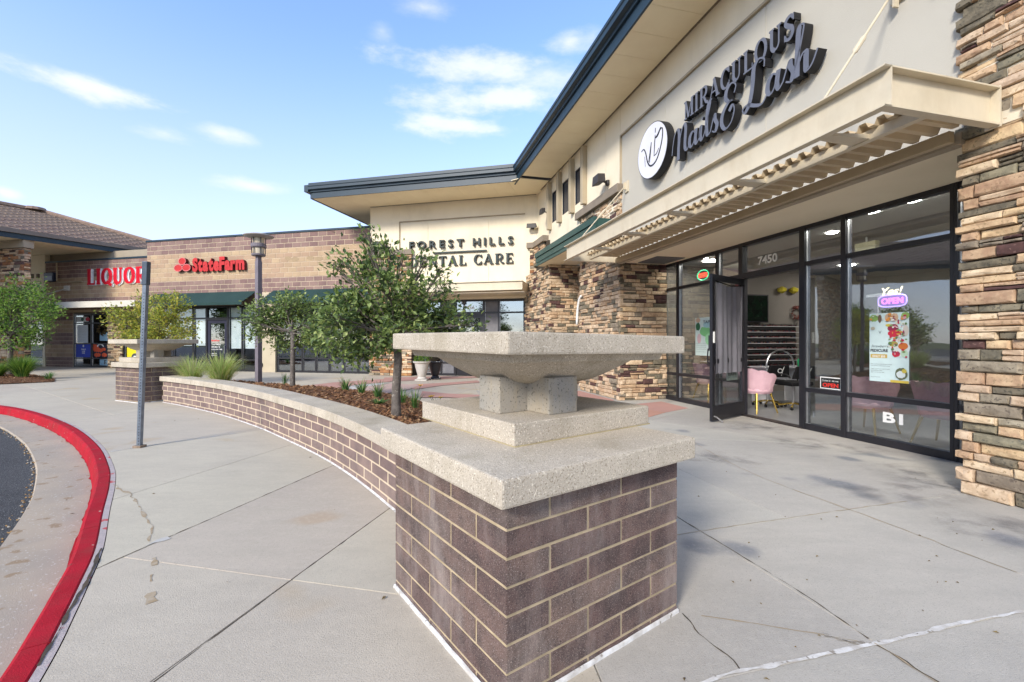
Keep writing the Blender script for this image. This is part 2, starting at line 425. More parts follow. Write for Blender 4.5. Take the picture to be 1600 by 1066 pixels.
def serif_word(word, F, u0, z0, cap, n0, n1, width, mats, parent, gap=.06, shear=0., name='letter', fat=1.):
    tot = sum(SERIF[c][0]+gap for c in word)-gap; sx = width/(tot*cap); x = 0
    for c in word:
        if SERIF[c][1]:
            b = MB()
            for pts, w in SERIF[c][1]:
                if fat != 1: w = (lambda d, t, w=w: w(d, t)*fat) if callable(w) else w*fat
                ribbon(b, F, [(p[0]+x, p[1]) for p in pts], w, u0, z0, cap, n0, n1, sx, shear=shear)
            b.build(name, mats, parent)
        x += SERIF[c][0]+gap
def text_mesh(s, size=1., bold=0., shear=0., ext=0.):
    c = bpy.data.curves.new('txt', 'FONT'); c.body = s; c.size = size; c.offset = bold; c.shear = shear; c.extrude = ext; c.resolution_u = 3
    o = bpy.data.objects.new('txt', c); COL.objects.link(o)
    dg = bpy.context.evaluated_depsgraph_get(); me = bpy.data.meshes.new_from_object(o.evaluated_get(dg))
    bpy.data.objects.remove(o); bpy.data.curves.remove(c); return me
def text_on(s, F, u0, z0, h, n, mats, parent, name='lettering', width=None, ext=0., bold=0., shear=0., slope=0., label=None):
    """flat or raised lettering in the plane of F; h is the capital height, u0,z0 its lower left"""
    me = text_mesh(s, 1, bold, shear, 0.5 if ext else 0)
    vs = [v.co.copy() for v in me.vertices]
    if not vs: return None
    x0 = min(v.x for v in vs); x1 = max(v.x for v in vs); sc = h/.73; sx = width/(x1-x0) if width else sc
    b = MB()
    b.v = [F.P(u0+(v.x-x0)*sx, n+((v.z+.5)*ext if ext else 0), z0+v.y*sc+(v.x-x0)*sx*slope) for v in vs]
    for f in me.polygons: b.f.append(tuple(f.vertices)); b.m.append(0 if abs(f.normal.z) > .5 else 1)
    if not isinstance(mats, (list, tuple)): mats = [mats, mats]
    bpy.data.meshes.remove(me)
    return b.build(name, list(mats), parent, label=label, fix=False)
def text_letters(s, F, u0, z0, h, n, ext, width, mats, parent, bold=0., shear=0., gap=.12, space=.35, name='letter'):
    ms = []
    for c in s:
        if c == ' ': ms.append(None); continue
        me = text_mesh(c, 1, bold, shear, .5); xs = [v.co.x for v in me.vertices]; ms.append((me, min(xs), max(xs)))
    tot = sum((m[2]-m[1]+gap) if m else space for m in ms)-gap; sx = width/tot; sc = h/.73; x = 0
    for m in ms:
        if not m: x += space; continue
        me, a, c = m; b = MB()
        b.v = [F.P(u0+(x+v.co.x-a)*sx, n+(v.co.z+.5)*ext, z0+v.co.y*sc) for v in me.vertices]
        for f in me.polygons: b.f.append(tuple(f.vertices)); b.m.append(0 if abs(f.normal.z) > .5 else 1)
        b.build(name, mats, parent, fix=False); x += c-a+gap; bpy.data.meshes.remove(me)

# ================================================================== THE SETTING
ASPHALT = M('asphalt', (.07,.07,.072), (.05,.05,.052), 1.2, .95, .8, 150, speck=((.22,.215,.21), 120, .58), speck2=((.03,.03,.03), 90, .6))
def paving_mat(name, c1, c2, stain):
    m = M(name, c1, c2, .55, .86, .35, 150, speck=((c1[0]*.72, c1[1]*.72, c1[2]*.72), 110, .6), speck2=(stain, 1.1, .62), rnd=.045)
    t = NT(m.node_tree); bs = t.n['Principled BSDF']; src = bs.inputs['Base Color'].links[0].from_socket
    pos = t.add('ShaderNodeNewGeometry').outputs['Position']; mp = t.add('ShaderNodeMapping'); t.l.new(pos, mp.inputs[0]); mp.inputs['Scale'].default_value = (1, 3.2, 1); mp.inputs['Rotation'].default_value = (0, 0, .6)
    f1 = t.ramp(t.noise(mp.outputs[0], 2.1, 8, .7), .34, .72); f2 = t.ramp(t.noise(pos, 26, 4, .7), .45, .75)
    col = t.mix(t.math('MULTIPLY', f1, .30), src, tuple(x*.66 for x in c1)); col = t.mix(t.math('MULTIPLY', f2, .25), col, tuple(x*1.22 for x in c1))
    t.l.new(col, bs.inputs['Base Color']); return m
PAVE = paving_mat('warm_concrete', (.52,.46,.365), (.45,.395,.32), (.46,.37,.26))
PAVE_G = paving_mat('grey_concrete', (.475,.44,.385), (.395,.372,.335), (.22,.225,.235))  # sealed concrete, with the cool shade by the salon put into its colour
PAVE_P = M('pink_concrete', (.48,.27,.225), (.43,.25,.21), 1.5, .85, .15, 120)
PAVE_PL = M('pale_pink_concrete', (.50,.36,.31), (.46,.34,.3), 1.5, .85, .15, 120)
PAVE_W = M('white_concrete', (.56,.54,.5), (.5,.48,.45), 1.5, .85, .15, 120)
RED = M('red_kerb_paint', (.42,.014,.028), (.34,.012,.022), 5, .8, .45, 130, spec=.1, speck=((.22,.05,.045), 9, .67), speck2=((.46,.33,.27), 17, .70), stain=((.26,.035,.035), 4, .8))
GUTTER = M('gutter_concrete', (.42,.345,.26), (.35,.30,.24), 1.6, .9, .3, 130, speck=((.3,.22,.14), 7, .62), speck2=((.5,.46,.4), 60, .63))
PALE_EDGE = M('pale_kerb_edge', (.5,.42,.4), (.42,.36,.34), 16, .9, .4, 120, speck=((.5,.1,.1), 9, .62))
WCAULK = M('white_caulk', (.72,.71,.69), (.5,.47,.43), 14, .7, .3, 80, speck=((.3,.27,.23), 30, .62))
CRACK = M('crack_dirt', (.10,.075,.05), (.05,.045,.04), 12, .95)
TANJOINT = M('tan_joint_filler', (.36,.29,.2), (.3,.25,.18), 8, .95)
RUST = M('rust_stain', (.34,.25,.15), (.42,.35,.26), 22, .95)

b = MB(); g = 260
b.face([(-g, -g, -.14), (g, -g, -.14), (g, g, -.14), (-g, g, -.14)])
b.build('ground', ASPHALT, kind='structure', fix=False)

KERB = [(.9,-3.4,0),(-.10,-1.6,0),(-.86,.0,0),(-1.52,1.15,0),(-1.896,1.784,0),(-2.11,2.105,0),(-2.33,2.42,0),(-2.62,2.82,0),(-3.12,3.42,0),(-3.67,4.09,0),(-4.21,4.68,0),
        (-5.24,5.66,0),(-6.79,6.915,0),(-8.78,8.26,0),(-10.6,9.2,0),(-14,10.5,0),(-19,11.5,0),(-27,12.2,0),(-40,12.6,0)]
kc = catmull(KERB, 5)
def offs(pts, d):
    out = []
    for i, p in enumerate(pts):
        t = (pts[min(i+1, len(pts)-1)]-pts[max(i-1, 0)]).normalized(); out.append(p + Vector((-t.y, t.x, 0))*d)   # to the left of travel = street side
    return out
sgn = 1
def strip(prof, name, mats, kind='structure', sub=None, seg=None):
    """sweep a profile [(offset to the street, height, material)] along the kerb line"""
    rows = [[(p.x, p.y, z) for p in offs(kc, d)] for d, z, m in prof]
    b = MB()
    for r in range(len(rows)-1):
        for i in range(len(kc)-1): b.face([rows[r][i], rows[r][i+1], rows[r+1][i+1], rows[r+1][i]], prof[r][2])
    return b.build(name, mats, kind=kind, fix=False)
strip([(-.035, .001, 0), (.0, .004, 0)], 'kerb_edge', [PALE_EDGE])
# the kerb is cast in lengths with a fine gap between them
kerb = bpy.data.objects.new('kerb', None); COL.objects.link(kerb); kerb['kind'] = 'structure'
res = resample([p for p in kc], 1.52)
def kerb_piece(a, b_):
    seg = [p for p in resample(kc, .15) if True]
    return seg
fine = resample(kc, .076)
chunk = 20
for k in range(0, len(fine)-chunk, chunk):
    seg = fine[k:k+chunk+1]; 
    t0 = (seg[1]-seg[0]).normalized(); t1 = (seg[-1]-seg[-2]).normalized()
    seg = [seg[0]+t0*.004] + seg[1:-1] + [seg[-1]-t1*.004]
    prof = [(0, -.14), (0, .002), (.010, .008), (.088, .007), (.104, -.004), (.113, -.03), (.125, -.112), (.14, -.128)]
    rows = [[(p.x, p.y, z+(.0025*noise.noise(p*3)) ) for p in offs(seg, d)] for d, z in prof]
    bb = MB()
    for r in range(len(rows)-1):
        for i in range(len(seg)-1): bb.face([rows[r][i], rows[r][i+1], rows[r+1][i+1], rows[r+1][i]])
    bb.face([rw[0] for rw in rows]); bb.face([rw[-1] for rw in rows][::-1])
    bb.build('kerb_stone', RED, kerb, smooth=False, fix=False)
# uneven spill of red paint on the pan
b = MB(); i0 = [p for p in offs(fine, .128)]
for i in range(len(fine)-1):
    w0 = .004+.018*max(0, noise.noise(fine[i]*2.3)+.35)+.03*max(0, noise.noise(fine[i]*7+Vector((9, 0, 0)))); w1 = .004+.018*max(0, noise.noise(fine[i+1]*2.3)+.35)+.03*max(0, noise.noise(fine[i+1]*7+Vector((9, 0, 0))))
    t = (fine[i+1]-fine[i]).normalized(); n_ = Vector((-t.y, t.x, 0))
    a = i0[i]; c = i0[i+1]
    b.face([(a.x, a.y, -.1218), (c.x, c.y, -.1218), (c.x+n_.x*w1, c.y+n_.y*w1, -.1218), (a.x+n_.x*w0, a.y+n_.y*w0, -.1218)])
b.build('paint_spill', RED, kind='structure', fix=False)
strip([(.125, -.125, 0), (.53, -.118, 0), (.545, -.145, 0)], 'gutter', [GUTTER])
# pebbles, grit and dry leaves lying where the pan meets the asphalt
LEAFLIT = M('dry_leaf', (.35,.22,.09), (.22,.12,.05), 20, .9)
b = MB(); edge = offs(fine, .55)
for p in edge:
    if p.y > 12 or p.y < 1: continue
    for q in range(5):
        if rng.random() < .45:
            c = p+Vector((rng.uniform(-.05, .03), rng.uniform(-.04, .04), 0)); s_ = rng.uniform(.004, .014); zz = -.134
            a0 = rng.uniform(0, 6.28)
            b.hexa([(c.x+s_*math.cos(a0+k*1.57), c.y+s_*.6*math.sin(a0+k*1.57), zz) for k in range(4)], [(c.x+s_*.6*math.cos(a0+k*1.57), c.y+s_*.4*math.sin(a0+k*1.57), zz+s_*.7) for k in range(4)], rng.choice([0, 0, 1]))
b.build('grit', [LEAFLIT, M('pebble', (.4,.37,.32), (.25,.23,.2), 30, .9)], kind='stuff', fix=False)

# ---- pavement: one polygon cut along its joints, every bay a slab with rounded arrises
outline = [(p.x, p.y) for p in offs(kc, -.036)]
outline += [(-40, 45), (16, 45), (16, -3.6)]
def cut_poly(poly, p, q):
    d = (q-p).normalized(); n_ = Vector((-d.y, d.x)); out = []
    for side in (1, -1):
        bm = bmesh.new(); vs = [bm.verts.new((x, y, 0)) for x, y in poly]
        try: bm.faces.new(vs)
        except Exception: bm.free(); continue
        bmesh.ops.bisect_plane(bm, geom=bm.verts[:]+bm.edges[:]+bm.faces[:], plane_co=(p.x, p.y, 0), plane_no=(n_.x*side, n_.y*side, 0), clear_inner=True)
        for f in bm.faces:
            if f.calc_area() > .02: out.append([(v.co.x, v.co.y) for v in f.verts])
        bm.free()
    return out
def inside(poly, x, y):
    c = False; j = len(poly)-1
    for i in range(len(poly)):
        xi, yi = poly[i]; xj, yj = poly[j]
        if (yi > y) != (yj > y) and x < (xj-xi)*(y-yi)/(yj-yi)+xi: c = not c
        j = i
    return c
polys = [outline]
def cut(p, q, sel=None, world=False):
    global polys
    if not world: p, q = gnd(*p), gnd(*q)
    p = Vector(p).to_2d(); q = Vector(q).to_2d(); new = []
    pts = [gnd(*s_) for s_ in sel] if sel and not world else [Vector((*s_, 0)) for s_ in (sel or [])]
    for po in polys:
        if not pts or any(inside(po, t.x, t.y) for t in pts): new += cut_poly(po, p, q)
        else: new.append(po)
    polys = new
cut((.345, 1.72), (.06, 4.0), world=True)
cut((148,890), (517,729), [(300,950),(300,700)])
cut((157,866), (610,927), [(300,950)])
cut((240,1062), (605,797), [(300,1000),(550,940),(420,860),(250,1000)])
cut((208,771), (400,712), [(300,700)])
cut((173,706), (400,672), [(300,700)])
cut((110,658.5), (276,634), [(170,670),(250,660)])
cut((0,611), (190,606), [(60,625)])
cut((30,600), (130,633), [(60,606),(120,615)])
cut((1050.6,803), (1465,1066), [(1200,850),(1100,1000)])
cut((1101,1066), (1600,955), [(1350,900),(1100,900),(1200,1000),(1450,1010),(1350,1050),(1100,1050)])
cut((1049,837), (1502,771), [(1200,860),(1060,815),(1300,850),(1060,880)])
cut((1225,760), (1600,899), [(1500,850),(1300,740),(1150,790),(1200,740)])
cut((945,646), (1240,690), [(1100,720),(1250,760),(1000,700)])
cut((1000,662), (1090,636), [(1150,655),(1060,650)])
for v in (6.6, 8.4, 10.6, 12.8, 15.0):
    cut((-1.5, v+.4), (3.0, v-.7), [(1.2, v-.2), (.6, v+.6), (2., v+.2), (-1, v+.5)], world=True)
cut((1.6, 5), (-.6, 13.5), [(x, y) for x in (-.3, .4, 1.2) for y in (5.5, 7.2, 9, 11, 13, 14)], world=True)
pave = bpy.data.objects.new('pavement', None); COL.objects.link(pave); pave['kind'] = 'structure'
for po in polys:
    cx = sum(p[0] for p in po)/len(po); cy = sum(p[1] for p in po)/len(po)
    bm = bmesh.new(); f = bm.faces.new([bm.verts.new((x, y, 0)) for x, y in po]); f.normal_update()
    if f.normal.z < 0: f.normal_flip()
    bmesh.ops.inset_individual(bm, faces=[f], thickness=.004, use_even_offset=True)
    for v in bm.verts:
        if all(ff is not f for ff in v.link_faces) or v not in f.verts: v.co.z = -.012
    r_ = bmesh.ops.triangulate(bm, faces=bm.faces[:])
    for v in bm.verts: v.co.x -= cx; v.co.y -= cy
    me = bpy.data.meshes.new('slab'); bm.to_mesh(me); bm.free()
    grey = inside([(-.05, 3.2), (.3, 1.0), (.5, -3.5), (16, -3.6), (16, 12.5), (.4, 12.5)], cx, cy)
    me.materials.append(PAVE_G if grey else PAVE)
    link(me, 'slab', (cx, cy, 0), pave)
b = MB(); b.face([(-40, 14, -.02), (-12, 11, -.02), (-3.5, 4.6, -.02), (-1.7, 1.8, -.02), (-.2, -1.2, -.02), (1.2, -3.5, -.02), (16, -3.5, -.02), (16, 45, -.02), (-40, 45, -.02)][::1])
b.build('joint_bed', CRACK, kind='structure', fix=False)

def sheet(name, pts, mat, z=.004, kind='structure', parent=None):
    b = MB(); b.face([(p[0], p[1], z) for p in pts]); o = b.build(name, mat, parent, kind=kind, fix=False); return o
G = lambda *a: [gnd(x, y) for x, y in a]
paint = bpy.data.objects.new('coloured_paving', None); COL.objects.link(paint); paint['kind'] = 'structure'
for nm, pts, mt in [
    ('pink_band', G((1033,627.5),(1076,638),(1040,645),(1015,641),(985,632.5)), PAVE_P),
    ('pink_band', G((985,632.5),(1015,641),(1040,645),(990,659),(905,686),(830,690),(900,650)), M('orange_pink_concrete', (.50,.27,.2), (.46,.25,.19), 1.5, .85, .15, 120)),
    ('pink_band', G((905,611),(960,625.5),(952,630),(905,627),(840,632),(820,622)), PAVE_P),
    ('pink_band', G((430,609),(520,598),(600,592.5),(610,597),(560,601),(500,611),(440,618)), PAVE_P),
    ('white_band', G((500,611),(560,602),(610,598),(585,604),(520,617),(480,622)), PAVE_W),
    ('pink_band', G((600,590.5),(690,588.5),(745,588.5),(750,590.5),(690,593),(600,597)), PAVE_P),
    ('pink_band', G((612,603),(700,598.5),(745,595),(752,598),(690,603),(650,609)), PAVE_P),
    ('pale_band', G((560,606),(612,600),(655,602),(640,609),(600,616),(540,622)), PAVE_PL),
    ('pink_band', G((660,612),(700,616),(752,618),(752,625),(700,622),(655,622)), PAVE_P),
    ('pale_band', G((690,624),(752,627),(760,640),(690,640)), PAVE_PL)]:
    zz_ = .0025+.0016*len(paint.children); o = sheet(nm, pts, mt, zz_, parent=paint)
def streak(name, pts, w, mat, z=.003, jit=.3, parent=None, wob=.012):
    P = catmull([gnd(*p) for p in pts], 8); P = resample(P, .03 if (P[0]-P[-1]).length < 4 else .06); b = MB(); L = []
    for i, p in enumerate(P):
        t = (P[min(i+1, len(P)-1)]-P[max(i-1, 0)]).normalized(); n_ = Vector((-t.y, t.x, 0))
        p = p+n_*wob*noise.noise(p*9); ww = w*(1+jit*noise.noise(p*14+Vector((3, 1, 0)))*2)/2
        L.append((p+n_*ww, p-n_*ww))
    for a, c in zip(L, L[1:]): b.face([(a[0].x, a[0].y, z), (a[1].x, a[1].y, z), (c[1].x, c[1].y, z), (c[0].x, c[0].y, z)])
    return b.build(name, mat, kind='structure', fix=False)
streak('white_sealant', [(1090,1072),(1140,1053),(1220,1038),(1367,1006),(1420,995),(1500,975),(1600,956)], .018, WCAULK, .004, .55, wob=.008)
streak('crack', [(1067,959),(1083,977),(1092,990),(1110,1005),(1130,1020),(1159,1050)], .0045, CRACK, .002, .9, wob=.02)
streak('open_joint', [(1050.6,803),(1150,863.5),(1250,925),(1367,1005)], .006, CRACK, .001, .8, wob=.004)
streak('open_joint', [(148,890),(240,849),(329,811),(400,780),(517,729)], .006, CRACK, .001, 1., wob=.005)
streak('open_joint', [(232,1072),(330,999),(460,903),(605,797)], .005, CRACK, .001, 1., wob=.004)
streak('crack', [(1367,1006),(1420,1037),(1470,1070)], .014, CRACK, .003, .9)
streak('rust_joint', [(1367,1006),(1410,1032),(1470,1072)], .006, RUST, .005, 1.2)
streak('tan_joint', [(1096,962),(1180,975),(1290,993),(1345,1002)], .006, TANJOINT, .002, .9)
streak('broken_edge', [(1288,992),(1310,998),(1330,1003),(1362,1005)], .03, M('chipped_concrete', (.45,.42,.38), (.2,.17,.13), 26, .95, .8, 90), .0035, 1.3, wob=.02)
streak('tan_joint', [(1225,760),(1326,796),(1400,823),(1500,862),(1600,899)], .009, TANJOINT, .002, .9)
streak('tan_joint', [(1049,837),(1180,817),(1326,796),(1420,783)], .006, TANJOINT, .002, .8)
streak('tan_joint', [(1080,690),(1150,728),(1225,760)], .006, TANJOINT, .002, .8)
streak('rust_stain', [(172,754),(190,765),(207,778),(222,800),(233,820),(237,846)], .012, RUST, .002, 1.6, wob=.03)
streak('rust_stain', [(240,872),(242,885)], .022, RUST, .002, 1.2)
streak('rust_stain', [(238,898),(236,912)], .010, RUST, .002, 1.2)
streak('rust_stain', [(237,926),(236,938),(238,944)], .028, RUST, .002, 1.2)
streak('white_sealant', [(173,706),(230,697),(300,687),(370,677)], .022, M('pale_sealant', (.5,.48,.44), (.42,.4,.37), 6, .8), .002, 1.4, wob=.02)
streak('white_sealant', [(225,855),(240,848),(270,838)], .03, M('pale_sealant', (.5,.48,.44)), .003, 1.4, wob=.02)
streak('kerb_gap', [(158,858),(140,900),(118,940),(92,985),(55,1048)], .012, CRACK, .006, 1.0, wob=.01)
# dark smudges where feet and water have marked the concrete at the door: thin, irregular films of dirt
def smudge(px, py, rx, ry, seed, mat):
    c = gnd(px, py); b = MB(); P = []
    for k in range(40):
        a = 2*math.pi*k/40; r = 1+.5*noise.noise(Vector((math.cos(a)*1.6, math.sin(a)*1.6, seed)))
        P.append((c.x+rx*r*math.cos(a)*.97+ry*r*math.sin(a)*-.25, c.y+ry*r*math.sin(a)*.97+rx*r*math.cos(a)*.25*-1, .0015))
    b.face(P); b.build('dirt_mark', mat, kind='structure', fix=False)
def stainmat():
    m = bpy.data.materials.new('dirt_film'); m.use_nodes = True; t = NT(m.node_tree); bs = t.n['Principled BSDF']
    bs.inputs['Base Color'].default_value = (.10, .10, .115, 1); bs.inputs['Roughness'].default_value = .9
    gg = t.add('ShaderNodeTexCoord').outputs['Generated']; sp = t.add('ShaderNodeSeparateXYZ'); t.l.new(gg, sp.inputs[0])
    dx = t.math('SUBTRACT', sp.outputs[0], .5); dy = t.math('SUBTRACT', sp.outputs[1], .5)
    r = t.math('SQRT', t.math('ADD', t.math('MULTIPLY', dx, dx), t.math('MULTIPLY', dy, dy)))
    pos = t.add('ShaderNodeNewGeometry').outputs['Position']
    a = t.math('MULTIPLY', t.ramp(r, .5, .05), t.ramp(t.noise(pos, 3.2, 6, .65), .38, .72))
    t.l.new(t.math('MULTIPLY', a, .42), bs.inputs['Alpha']); return m
DIRT = stainmat()
for i, (px, py, rx, ry) in enumerate([(1200,668,.75,.6),(1180,655,.5,.5),(1330,700,.9,.35),(1430,740,.6,.5),(1470,760,.45,.4),(1560,830,.6,.5),(1130,715,.6,.4),(1250,690,.7,.5),(1400,770,.8,.4)]):
    smudge(px, py, rx, ry, i*7.1, DIRT)
# small leaves, twigs and gum spots dropped about the pavement
b = MB()
for (x, y) in [(523,797),(355,910),(273,658),(310,655),(240,772),(1186,871),(1198,1062),(1069,1062),(1173,908),(1277,870),(1212,774),(1225,779),(1227,808),(1283,812),(1465,810),(1489,816),(1495,835),(1535,845),(1552,828),(1189,944),(1145,910),(1243,1012),(985,640),(104,782),(112,776),(113,803),(97,690),(75,712),(1496,911),(1478,910),(1442,955),(600,935),(470,700),(485,715),(560,745),(205,597),(225,603),(70,603)] + [(rng.uniform(420, 760), rng.uniform(586, 600)) for _ in range(26)] + [(rng.uniform(1080, 1560), rng.uniform(700, 1000)) for _ in range(16)]:
    p = gnd(x, y, -.118 if x < 125 and y > 690 else .003); s_ = rng.uniform(.006, .018)*(1.6 if y < 610 else 1)*(.7 if x > 1050 else 1); a0 = rng.uniform(0, 6.28)
    c1, s1 = math.cos(a0)*s_, math.sin(a0)*s_
    b.face([(p.x-c1, p.y-s1, p.z+.001), (p.x+s1*.4, p.y-c1*.4, p.z+.006), (p.x+c1, p.y+s1, p.z+.003)]); b.face([(p.x-c1, p.y-s1, p.z+.001), (p.x+c1, p.y+s1, p.z+.003), (p.x-s1*.4, p.y+c1*.4, p.z+.008)])
b.build('fallen_leaves', M('fallen_leaf', (.12,.075,.04), (.2,.15,.05), 30, .9), kind='stuff', fix=False)

# ================================================================== NEAR PIER, BOWL AND CURVED PLANTER WALL
def fr_corner(corner, rdir):
    FR = Fr(corner, rdir)                       # right-hand face, u runs to the right
    n_ = -FR.n                                  # away from the viewer
    FL = Fr((corner[0]+n_.x*1.016, corner[1]+n_.y*1.016), -n_)   # left-hand face, ends at the corner
    return FR, FL
def make_pier(corner, rdir, label, group):
    FR, FL = fr_corner(corner, rdir); S = 1.016
    t = thing('brick_pier', label, 'pier', FR.P(S/2, -S/2, 0), group)
    MB().box(FR, .003, S-.003, -S+.003, -.003, -.05, .745).build('mortar_core', MORTAR, t)
    top = .745; c = .1016
    core = t
    for k in range(8):
        zt = top-k*c; zb = max(zt-c, -.03); o = k % 2
        # bricks turn the corner: on even courses the right face has the long brick, on odd ones the left face
        def seq(start): 
            e = [0]; x = start
            while x < S-.02: e.append(x); x += .4064
            e.append(S); return e
        for F_, st in ((FR, .2032 if o == 0 else .4064), (FL, None)):
            if st is None: e = [S-q for q in reversed(seq(.4064 if o == 0 else .2032))]
            else: e = seq(st)
            for a, d_ in zip(e, e[1:]):
                j = .0125; a2 = a+(j/2 if a > .001 else (.0008 if F_ is FR else -.0005)); d2 = d_-(j/2 if d_ < S-.001 else -.0006)
                link(brick_mesh(d2-a2, zt-zb-j, .0095, PIER_BRICK, .0018), 'brick', F_.P((a2+d2)/2, -.0085+rng.uniform(-.0009, .0009), (zt+zb)/2+rng.uniform(-.001, .001)), t, rz=F_.ang)
    b = MB(); o_ = .062
    b.box(FR, -o_, S+o_, -S-o_, o_, .745, .847)
    b.build('cap_slab', PRECAST, t, bevel=.010)
    # caulk at the foot
    b = MB()
    for F_ in (FR, FL):
        pts = [F_.P(u, .011+.003*noise.noise(Vector((u*9, 3, 1))), 0) for u in [i*S/24 for i in range(25)]]
        for p, q in zip(pts, pts[1:]):
            dn = F_.n*.008
            b.face([(p[0]-dn.x, p[1]-dn.y, .016), (q[0]-dn.x, q[1]-dn.y, .016), (q[0], q[1], .013), (p[0], p[1], .013)])
            b.face([(p[0], p[1], .013), (q[0], q[1], .013), (q[0]+dn.x*.25, q[1]+dn.y*.25, .0), (p[0]+dn.x*.25, p[1]+dn.y*.25, .0)])
    b.build('caulk_bead', WCAULK, t, fix=False)
    return t, FR
def make_bowl(c, rdir, label, group, tilt=(0, 0), feet_shift=(0, 0)):
    F = Fr(c, rdir); t = thing('concrete_bowl', label, 'planter bowl', (c[0], c[1], .847), group)
    def slab(h, z0, z1, h2=None):
        b = MB(); h2 = h2 or h
        ring = lambda hh, z: [F.P(x*hh, y*hh, z+tilt[0]*x*hh+tilt[1]*y*hh) for x, y in ((-1, 1), (1, 1), (1, -1), (-1, -1))]
        b.hexa(ring(h, z0), ring(h2, z1)); return b
    b = MB(); b.box(F, -.465+feet_shift[0]*.15, .465, -.465, .465, .85, .949)
    b.build('plinth', PRECAST, t, bevel=.006)
    MB().box(F, -.47, .47, -.47, .47, .8465, .8515).build('mortar_bed', M('mossy_mortar', (.42,.35,.2), (.34,.28,.17), 8, .95, .4, 90), t)
    for x, y in ((-.245, .065), (-.07, .235), (.235, -.07), (.07, -.24)):
        b = MB(); b.box(F, x-.095+feet_shift[0], x+.095+feet_shift[0], y-.095+feet_shift[1], y+.095+feet_shift[1], .949, 1.13)
        b.build('foot', PRECAST_GREY, t, bevel=.006)
    b = MB(); prof = []; N = 10
    rings = []
    for k in range(N+1):
        f = k/N; half = .27+(.47-.27)*(f**.75); z = 1.088+(1.216-1.088)*f**1.15
        sq = .15+.55*f                                   # round below, squarer above
        rg = []
        for j in range(48):
            a = 2*math.pi*(j+.5)/48; cx, cy = math.cos(a), math.sin(a); m_ = max(abs(cx), abs(cy))
            r = half*((1-sq)+sq/m_*.98); rg.append(F.P(r*cx, r*cy, z+tilt[0]*r*cx+tilt[1]*r*cy))
        rings.append(rg)
    for a, d_ in zip(rings, rings[1:]):
        for j in range(48): b.face([a[j], a[(j+1) % 48], d_[(j+1) % 48], d_[j]])
    b.face(rings[0][::-1]); b.face(rings[-1])
    o = b.build('bowl_underside', PRECAST, t, smooth=True, origin=(c[0], c[1], 1.1))
    slab(.505, 1.214, 1.252, .52).build('lip', PRECAST, t, bevel=.004)
    slab(.602, 1.2515, 1.346).build('rim_slab', PRECAST, t, bevel=.010)
    return t
RD = (.806, .591)
near_pier, FR1 = make_pier((-.02, 1.572), RD, 'big brown brick pier in the foreground beside the curved wall', 'brick piers with concrete caps')
make_bowl((.113, 2.60), RD, 'square concrete bowl raised on the foreground pier', 'square concrete bowls on piers', tilt=(-.011, -.006), feet_shift=(-.03, .05))
far_pier, FR2 = make_pier((-7.8, 9.40), (.44, .897), 'small far brick pier at the left end of the curved wall', 'brick piers with concrete caps')
cfar = FR2.P(.508+.02, -.508-.06, 0)
make_bowl((cfar[0], cfar[1]), (.44, .897), 'square concrete bowl on the far pier behind the bare metal post', 'square concrete bowls on piers')

WALL_PTS = [(-.30,2.62,0),(-.56,2.98,0),(-.889,3.45,0),(-1.469,4.245,0),(-2.176,5.094,0),(-3.21,6.17,0),(-3.93,6.874,0),(-5.25,8.02,0),(-6.74,9.1,0),(-7.48,9.57,0)]
wc = catmull(WALL_PTS, 8)
pw = thing('planter_wall', 'long curved low brown brick wall with pale concrete coping, edging the mulch bed', 'planter wall', (-3.3, 6.2, 0))
def wall_off(pts, d): return [p + Vector((t.y, -t.x, 0))*d for p, t in ((p, (pts[min(i+1, len(pts)-1)]-pts[max(i-1, 0)]).normalized()) for i, p in enumerate(pts))]
wf = resample(wc, .1)
def sweep(pts, d0, d1, z0, z1, b=None):
    b = b or MB(); A = wall_off(pts, d0); B = wall_off(pts, d1)
    for i in range(len(pts)-1):
        a0, a1, b0, b1 = A[i], A[i+1], B[i], B[i+1]
        b.face([(a0.x, a0.y, z0), (a1.x, a1.y, z0), (a1.x, a1.y, z1), (a0.x, a0.y, z1)])
        b.face([(b0.x, b0.y, z0), (b1.x, b1.y, z0), (b1.x, b1.y, z1), (b0.x, b0.y, z1)])
        b.face([(a0.x, a0.y, z1), (a1.x, a1.y, z1), (b1.x, b1.y, z1), (b0.x, b0.y, z1)])
        b.face([(a0.x, a0.y, z0), (a1.x, a1.y, z0), (b1.x, b1.y, z0), (b0.x, b0.y, z0)])
    for i in (0, -1): b.face([(A[i].x, A[i].y, z0), (B[i].x, B[i].y, z0), (B[i].x, B[i].y, z1), (A[i].x, A[i].y, z1)])
    return b
# d > 0 is the right-hand side of travel, which here is the planted side
sweep(wf, -.001, .26, -.05, .462).build('mortar_core', MORTAR_L, pw)
WBRICK = M('wall_brick', (.26,.185,.16), (.18,.13,.12), 5, .85, .5, 200, rnd=.16, speck=((.3,.24,.21), 300, .62))
for k in range(5):
    zt = .462-k*.1016; zb = max(zt-.1016, -.02)
    if zt-zb < .03: break
    pts = resample(wc, .01)
    step = 40; i = 0 if k % 2 == 0 else -20
    while i < len(pts)-4:
        a = pts[max(i, 0)]; c = pts[min(i+step, len(pts)-1)]; L = (c-a).length-.026
        if L > .05:
            mid = (a+c)/2; ang = math.atan2(a.y-c.y, a.x-c.x); nn_ = Vector((-(c-a).y, (c-a).x, 0)).normalized()
            # the outward side is to the left of travel
            link(brick_mesh(L, zt-zb-.014, .02, WBRICK, .003), 'brick', mid-nn_*.0165+Vector((0, 0, (zt+zb)/2)), pw, rz=ang)
        i += step
full = resample(wc, .01); seglen = 122
